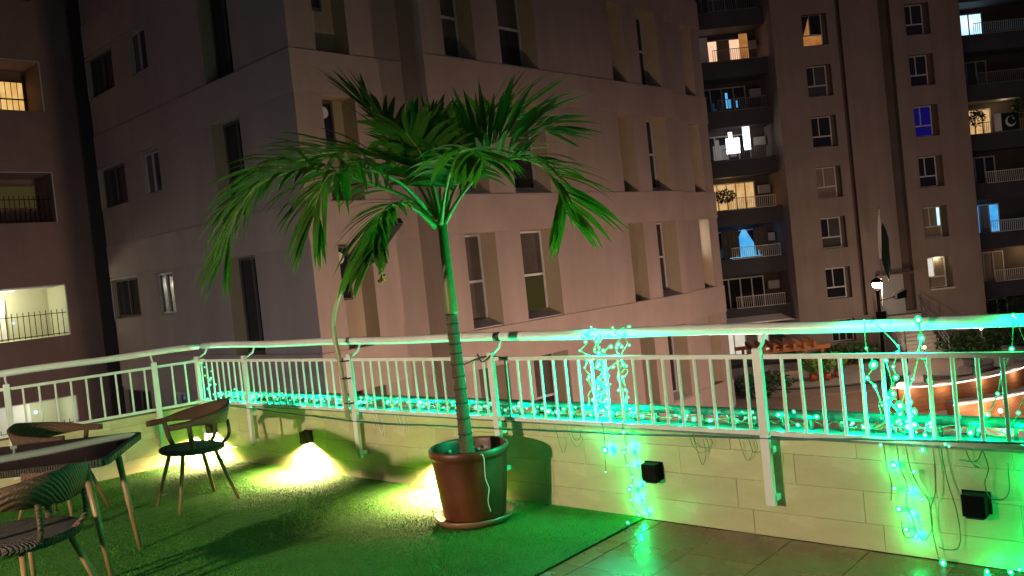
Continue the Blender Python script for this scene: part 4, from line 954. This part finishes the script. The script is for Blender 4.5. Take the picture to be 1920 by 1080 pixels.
# lantern post with flag
lp = thing('lamp_post', (17.05, 40, GZ), 'lit lantern post with side floodlight arm in front of the tower', 'street lamp')
m = MB(); m.lathe([(.16, 0), (.16, .3), (.085, .4), (.075, 4.6), (.075, 4.95), (.12, 5.0), (.12, 5.06)], (17.05, 40, GZ), 12); m.build('post', 'black_metal', lp)
glowmat('street_globe', (1.0, .66, .42), 640.0)
m = MB(); m.ball((17.05, 40, -1.08), .21, 0, 12, 8, .8); m.build('lantern', 'street_globe', lp)
m = MB(); m.lathe([(.28, 0), (.22, .12), (.06, .22), (.001, .24)], (17.05, 40, -.98), 12); m.build('lantern_cap', 'black_metal', lp)
m = MB(); m.tube([(17.05, 40, -1.85), (17.9, 40, -1.72)], .03, 6); m.hexa([(17.85, 39.8, -1.86), (18.3, 39.8, -1.80), (18.3, 40.2, -1.80), (17.85, 40.2, -1.86), (17.85, 39.8, -1.60), (18.35, 39.8, -1.42), (18.35, 40.2, -1.42), (17.85, 40.2, -1.60)]); m.build('floodlight_arm', 'black_metal', lp)
m = MB(); m.box(16.85, 17.3, 39.85, 39.92, -2.75, -2.35); m.build('control_box', 'black_metal', lp)
fp = thing('flagpole', (17.28, 40.25, GZ), 'thin pole with a limp dark green and white flag behind the lantern', 'flag')
m = MB(); m.tube([(17.28, 40.25, GZ), (17.38, 40.25, -1.0), (17.56, 40.25, 2.6)], [.045, .035, .02], 8); m.build('pole', 'metal_grey', fp)
def limp(x0z, mt, name):
    m = MB(); vs = []; n = len(x0z)
    for i, (z, xa, xb) in enumerate(x0z):
        for j in range(5):
            x = xa + (xb - xa) * j / 4; vs.append((x, 40.2 + .06 * math.sin(j * 2.1 + i * .8), z))
    m.add(vs, [(i * 5 + j, i * 5 + j + 1, (i + 1) * 5 + j + 1, (i + 1) * 5 + j) for i in range(n - 1) for j in range(4)], 0, True); m.build(name, mt, fp)
limp([(2.45, 17.55, 17.57), (2.0, 17.50, 17.59), (1.4, 17.42, 17.56), (.7, 17.38, 17.50), (.1, 17.36, 17.44)], 'flag_white', 'white_stripe')
limp([(1.75, 17.66, 17.70), (1.5, 17.58, 17.80), (1.0, 17.50, 17.88), (.4, 17.46, 17.84), (-.2, 17.50, 17.86), (-.7, 17.62, 17.82), (-1.0, 17.72, 17.76)], 'flag_green', 'green_field')

# curved brick retaining walls with lit copings
def curved_wall(name, pts, z0, z1, th, label):
    cv = bez(pts, 30); w = thing(name, (cv[15].x, cv[15].y, z0), label, 'wall', 'curved brick garden walls')
    ins = []
    for i, p in enumerate(cv):
        t = cv[min(i + 1, 30)] - cv[max(i - 1, 0)]; t.z = 0; t.normalize(); ins.append(Vector((-t.y, t.x, 0)))
    def sheet(o0, o1, za, zb, nm, mt):
        vs = []
        for p, q in zip(cv, ins):
            a, b = p + q * o0, p + q * o1; vs += [(a.x, a.y, za), (b.x, b.y, za), (b.x, b.y, zb), (a.x, a.y, zb)]
        fs = [(i * 4 + k, (i + 1) * 4 + k, (i + 1) * 4 + (k + 1) % 4, i * 4 + (k + 1) % 4) for i in range(30) for k in range(4)] + [(3, 2, 1, 0), (120, 121, 122, 123)]
        m = MB(); m.add(vs, fs); m.build(nm, mt, w)
    sheet(0, th, z0, z1 - .10, 'wall_body', 'garden_brick'); sheet(-.06, th + .04, z1 - .03, z1 + .04, 'coping', 'concrete'); sheet(-.02, .02, z1 - .085, z1 - .035, 'light_strip', 'led_white')
    return w, cv
w1, cv1 = curved_wall('garden_wall', [(15.7, 36.4, 0), (17.5, 35.9, 0), (20.0, 36.6, 0), (22.6, 38.2, 0), (25.5, 41.5, 0)], GZ, -5.25, .4, 'taller curved brick wall with a white light strip, right of the stairs')
w2, cv2 = curved_wall('garden_wall', [(16.4, 32.6, 0), (18.3, 33.0, 0), (20.2, 33.8, 0), (22.8, 35.4, 0)], GZ, -5.45, .4, 'lower curved brick wall with a white light strip, nearest the railing')
for cv, zz_, w in ((cv1, -5.45, w1), (cv2, -5.65, w2)):
    for i in range(2, 30, 6):
        lamp('strip_light', 'POINT', cv[i] + Vector((0, -.35, zz_ + .10)), 16.0, (1.0, .72, .50), w, .04)
sp_ = thing('garden_spotlight', (15.75, 36.1, GZ), 'bright white spotlight on the end of the taller curved brick wall', 'lamp')
m = MB(); m.tube([(15.75, 35.9, GZ), (15.75, 35.9, -5.3)], .03, 8); m.build('stake', 'black_metal', sp_)
m = MB(); m.ball((15.9, 35.8, -5.15), .20, 0, 10, 8, .7); m.build('lamp_head', 'lamp_globe', sp_)
lamp('spot_light', 'POINT', (15.9, 35.4, -5.0), 10, (1.0, .85, .72), sp_, .08)
for i, (x, y, z, lb_) in enumerate(((20.9, 44.0, -4.9, 'small white garden light left of the dark loungers'), (25.0, 46.0, -4.5, 'small white garden light above the dark loungers'), (18.0, 32.3, -5.9, 'warm light standing before the lower brick wall'))):
    t_ = thing('garden_light', (x, y, GZ), lb_, 'lamp', 'small garden lights')
    m = MB(); m.tube([(x, y, GZ), (x, y, z)], .025, 6); m.build('stem', 'black_metal', t_)
    m = MB(); m.ball((x, y, z + .06), .085, 0, 8, 6); m.build('globe', 'lamp_globe', t_)
    lamp('garden_glow', 'POINT', (x, y - .25, z), 80, (1.0, .8, .6), t_, .05)
# curved concrete bench walls on the upper level
for i, (x, y, r, lb_) in enumerate(((20.6, 40.9, 1.5, 'low curved concrete bench wall nearest the lantern post'), (23.2, 42.2, 1.7, 'middle curved concrete bench wall of the three above the brick wall'), (26.2, 43.6, 2.0, 'largest curved concrete bench wall at the right edge'))):
    t_ = thing('curved_bench', (x, y, GZ), lb_, 'bench', 'curved concrete benches')
    def arc(r0, r1, z0, z1, a0, a1):
        n = 18; vs = []
        for k in range(n + 1):
            a = R(a0 + (a1 - a0) * k / n); c, s_ = math.cos(a), math.sin(a)
            vs += [(x + r0 * c, y + r0 * s_, z0), (x + r1 * c, y + r1 * s_, z0), (x + r1 * c, y + r1 * s_, z1), (x + r0 * c, y + r0 * s_, z1)]
        m = MB(); m.add(vs, [(a * 4 + k, (a + 1) * 4 + k, (a + 1) * 4 + (k + 1) % 4, a * 4 + (k + 1) % 4) for a in range(n) for k in range(4)] + [(3, 2, 1, 0), (n * 4, n * 4 + 1, n * 4 + 2, n * 4 + 3)]); return m
    arc(.01, r, GZ + .02, -5.62, -170, 30).build('platform', 'concrete', t_)
    arc(r - .05, r + .32, GZ + .02, -5.30 + .12 * i, -80, 40).build('seat_wall', 'lounger_grey', t_)
    arc(r - .10, r + .36, -5.298 + .12 * i, -5.22 + .12 * i, -82, 42).build('coping', 'kerb_dark', t_)
# curved planter platform with potted plants
pc = Vector((15.6, 44.6, 0))
plt = thing('planter_platform', (15.6, 44.6, GZ), 'pale curved raised platform with dark edge, carrying the red pots', 'planter')
def blob(mb, r0, z0, z1, mi=0):
    n = 40; rg = []
    for k in range(n):
        th = 2 * math.pi * k / n; r = r0 * (1 + .12 * math.cos(2 * th + .5)); rg.append(Vector((pc.x + r * 1.25 * math.cos(th), pc.y + r * math.sin(th), 0)))
    mb.add([(p.x, p.y, z0) for p in rg] + [(p.x, p.y, z1) for p in rg], [tuple(range(n, 2 * n))] + [(i, (i + 1) % n, n + (i + 1) % n, n + i) for i in range(n)], mi)
m = MB(); blob(m, 3.1, GZ, GZ + .38); m.build('plinth', 'step_stone', plt)
m = MB(); blob(m, 3.2, GZ + .381, GZ + .45); m.build('edge_band', 'kerb_dark', plt)
m = MB(); blob(m, 3.12, GZ + .452, GZ + .50); m.build('top', 'concrete', plt)
def leaves(mb, c, rx, ry, rz, n, size):
    for i in range(n):
        a = rng.normal(size=3); a /= np.linalg.norm(a); r = rng.uniform(.25, 1) ** .45
        p = Vector((c[0] + a[0] * rx * r, c[1] + a[1] * ry * r, c[2] + a[2] * rz * r)); d = Vector(rng.normal(size=3)).normalized(); e = d.orthogonal().normalized(); s_ = size * rng.uniform(.6, 1.3)
        mb.add([p - d * s_, p + e * s_ * .45, p + d * s_, p - e * s_ * .45], [(0, 1, 2, 3)])
for (x, y, lb_) in ((14.9, 43.6, 'potted leafy plant, left of the red pots on the platform'), (15.5, 43.4, 'potted leafy plant in the middle of the platform'), (16.3, 43.9, 'yellowish potted plant, right one on the platform')):
    t_ = thing('potted_plant', (x, y, GZ + .5), lb_, 'potted plant', 'plants in red pots')
    m = MB(); m.lathe([(.001, 0), (.17, 0), (.22, .36), (.19, .36), (.001, .30)], (x, y, GZ + .502), 14); m.build('pot', 'pot_red', t_)
    m = MB(); leaves(m, (x, y, GZ + 1.35), .46, .46, .50, 260, .12); m.build('foliage', 'plant_leaf', t_)
# pergola
pg = thing('pergola', (15.6, 47.5, GZ), 'orange timber pergola in front of the white ground floor windows', 'pergola')
for i in range(7):
    x = 12.6 + i * .55; m = MB(); m.hexa([(x, 46, -4.42), (x + .16, 46, -4.42), (x + .66, 49.4, -4.42), (x + .5, 49.4, -4.42), (x, 46, -4.2), (x + .16, 46, -4.2), (x + .66, 49.4, -4.2), (x + .5, 49.4, -4.2)]); m.build('slat', 'pergola_wood', pg)
for y in (46.3, 49.0):
    m = MB(); m.box(12.4, 16.9, y, y + .14, -4.64, -4.43); m.build('beam', 'pergola_wood', pg)
for x in (12.8, 16.4):
    for y in (46.3, 49.0): m = MB(); m.box(x, x + .14, y + .001, y + .139, GZ, -4.641); m.build('post', 'pergola_wood', pg)
lamp('pergola_light', 'POINT', (15.0, 47.6, -5.0), 20, (1.0, .62, .28), pg, .08)
lamp('stair_fill', 'POINT', (22.2, 48.7, -3.9), 260, (1.0, .80, .58), stt, .06)  # unseen fill light added to brighten the steps
m = MB(); m.tube([(22.2, 48.95, GZ), (22.2, 48.95, -4.1)], .03, 8); m.ball((22.2, 48.95, -4.0), .09, 0, 8, 6); m.build('fill_post', 'black_metal', stt)  # unlit post and ball added to go with the fill light
# hedges
for (c, r_, n, lb_) in (((27.5, 50.5, -5.9), (3.0, 1.4, .9), 1500, 'dark hedge right of the stairs'), ((19.8, 51.5, -6.0), (2.4, 1.2, .8), 1200, 'dark hedge left of the stairs'), ((12.6, 44.5, -6.0), (1.6, 2.4, .7), 900, 'dark hedge beside the beige block under the pergola'), ((23.2, 36.4, -5.7), (1.5, .7, .7), 700, 'spiky green shrub in front of the curved brick walls')):
    m = MB(); leaves(m, c, *r_, n, .17); m.add([(c[0] - r_[0] * .8, c[1], GZ), (c[0] + r_[0] * .8, c[1], GZ), (c[0] + r_[0] * .7, c[1], c[2] + r_[2] * .5), (c[0] - r_[0] * .7, c[1], c[2] + r_[2] * .5)], [(0, 1, 2, 3)])
    tag(m.build('hedge', 'hedge_leaf'), lb_, 'hedge', 'garden hedges')
# balcony plants on the tower
for (c, r_, n, lb_) in (((14.3, 55.2, 4.6), (.75, .3, .45), 260, 'dark plant on the amber-lit balcony of the tower'), ((30.9, 55.2, 7.9), (.6, .3, .55), 240, 'dark plant left of the flag on the tower balcony'), ((33.9, 55.2, 8.4), (.6, .3, .65), 260, 'dark plant right of the flag on the tower balcony'), ((32.3, 55.9, -4.4), (2.0, .3, .8), 420, 'dark climbing plants on the lowest tower balcony')):
    m = MB(); leaves(m, c, *r_, n, .13); tag(m.build('balcony_plant', 'hedge_leaf'), lb_, 'plant', 'plants on the tower balconies')

# street lamps between terrace and block, hidden below the parapet
for (t, o_, z, P, col, lb_) in ((-4.6, 8.0, -2.9, 2350, (1.0, .69, .53), 'street lamp below the parapet facing the beige block'), (5.5, 8.5, -3.7, 2350, (1.0, .69, .53), 'second street lamp below the parapet, nearer the garden')):
    p = FR_.p(t, o_, 0); l_ = thing('street_lamp', (p.x, p.y, GZ), lb_, 'street lamp', 'street lamps below the terrace')
    m = MB(); m.lathe([(.12, 0), (.12, .25), (.06, .35), (.05, z - GZ - .18)], (p.x, p.y, GZ), 12); m.build('post', 'black_metal', l_)
    glowmat('globe_%d' % int(P + z * 10), col, P / (math.pi * 4 * math.pi * .2 ** 2))
    m = MB(); m.ball((p.x, p.y, z), .2, 0, 12, 8); m.build('globe', 'globe_%d' % int(P + z * 10), l_)
    m = MB(); m.lathe([(.42, .31), (.36, .38), (.05, .45), (.001, .45)], (p.x, p.y, z), 20); m.lathe([(.41, .30), (.35, .37), (.001, .43)], (p.x, p.y, z), 20); m.build('cutoff_hood', 'black_metal', l_)  # hood added so the upper floors get less of the lamp
p = Vector((-9.0, 14.5, 0)); l_ = thing('street_lamp', (p.x, p.y, GZ), 'cool white street lamp in the gap below the far parapet', 'street lamp', 'street lamps below the terrace')
m = MB(); m.lathe([(.12, 0), (.12, .25), (.06, .35), (.05, 3.3)], (p.x, p.y, GZ), 12); m.build('post', 'black_metal', l_)
glowmat('globe_cool', (.72, .78, 1.0), 330 / (math.pi * 4 * math.pi * .2 ** 2)); m = MB(); m.ball((p.x, p.y, GZ + 3.48), .2, 0, 12, 8); m.build('globe', 'globe_cool', l_)

# ================================================================== SMALL THINGS
def leafbit(x, y, a, sc, mt, name, label, cat, grp):
    m = MB(); c, s_ = math.cos(a), math.sin(a)
    pts = [(-1, 0, .1), (-.4, .35, .0), (.4, .32, .15), (1, 0, .45), (.4, -.32, .1), (-.4, -.35, .05)]
    m.add([(x + sc * (p * c - q * s_), y + sc * (p * s_ + q * c), .022 + sc * r_) for p, q, r_ in pts], [(0, 1, 2, 3), (0, 3, 4, 5)]); tag(m.build(name, mt), label, cat, grp)
leafbit(-3.02, 6.98, .4, .030, 'pebble_white', 'paper_scrap', 'crumpled white scrap on the turf left of the lone chair', 'litter', None)
for i in range(9):
    t_ = random.uniform(.3, 4.6); o_ = random.uniform(.5, 3.2); p = FW.p(t_, o_, 0)
    if (p.x - LWF.p(0, 0, 0).x) * LWF.n.x + (p.y - LWF.p(0, 0, 0).y) * LWF.n.y < .3 or Vector((p.x - PX, p.y - PY)).length < .4: continue
    leafbit(p.x, p.y, random.uniform(0, 6), random.uniform(.012, .022), 'cable_brown', 'fallen_leaflet', 'small dry brown leaf scrap lying on the turf', 'leaf', 'dry scraps on the turf')
wl_ = thing('loose_wires', FW.p(3, .02, .45), 'thin loose wire loops hanging down the parapet near the palm', 'wire')
for (s_, n) in ((2.72, 4), (3.05, 3), (4.62, 3), (5.60, 3), (5.92, 3)):
    for k in range(n):
        a = s_ + random.uniform(-.10, .10); L = random.uniform(.06, .20); wq = random.uniform(.03, .12)
        m = MB(); m.tube(bez([FW.p(a, .03, .55), FW.p(a + .01, .022, .53 - L * .5), FW.p(a + wq * .5, .02, .53 - L), FW.p(a + wq, .022, .53 - L * .6), FW.p(a + wq * .9, .03, .55 - L * .2)], 16), .0016, 4); m.build('wire', 'string_green' if s_ > 4 else 'rail_white', wl_)
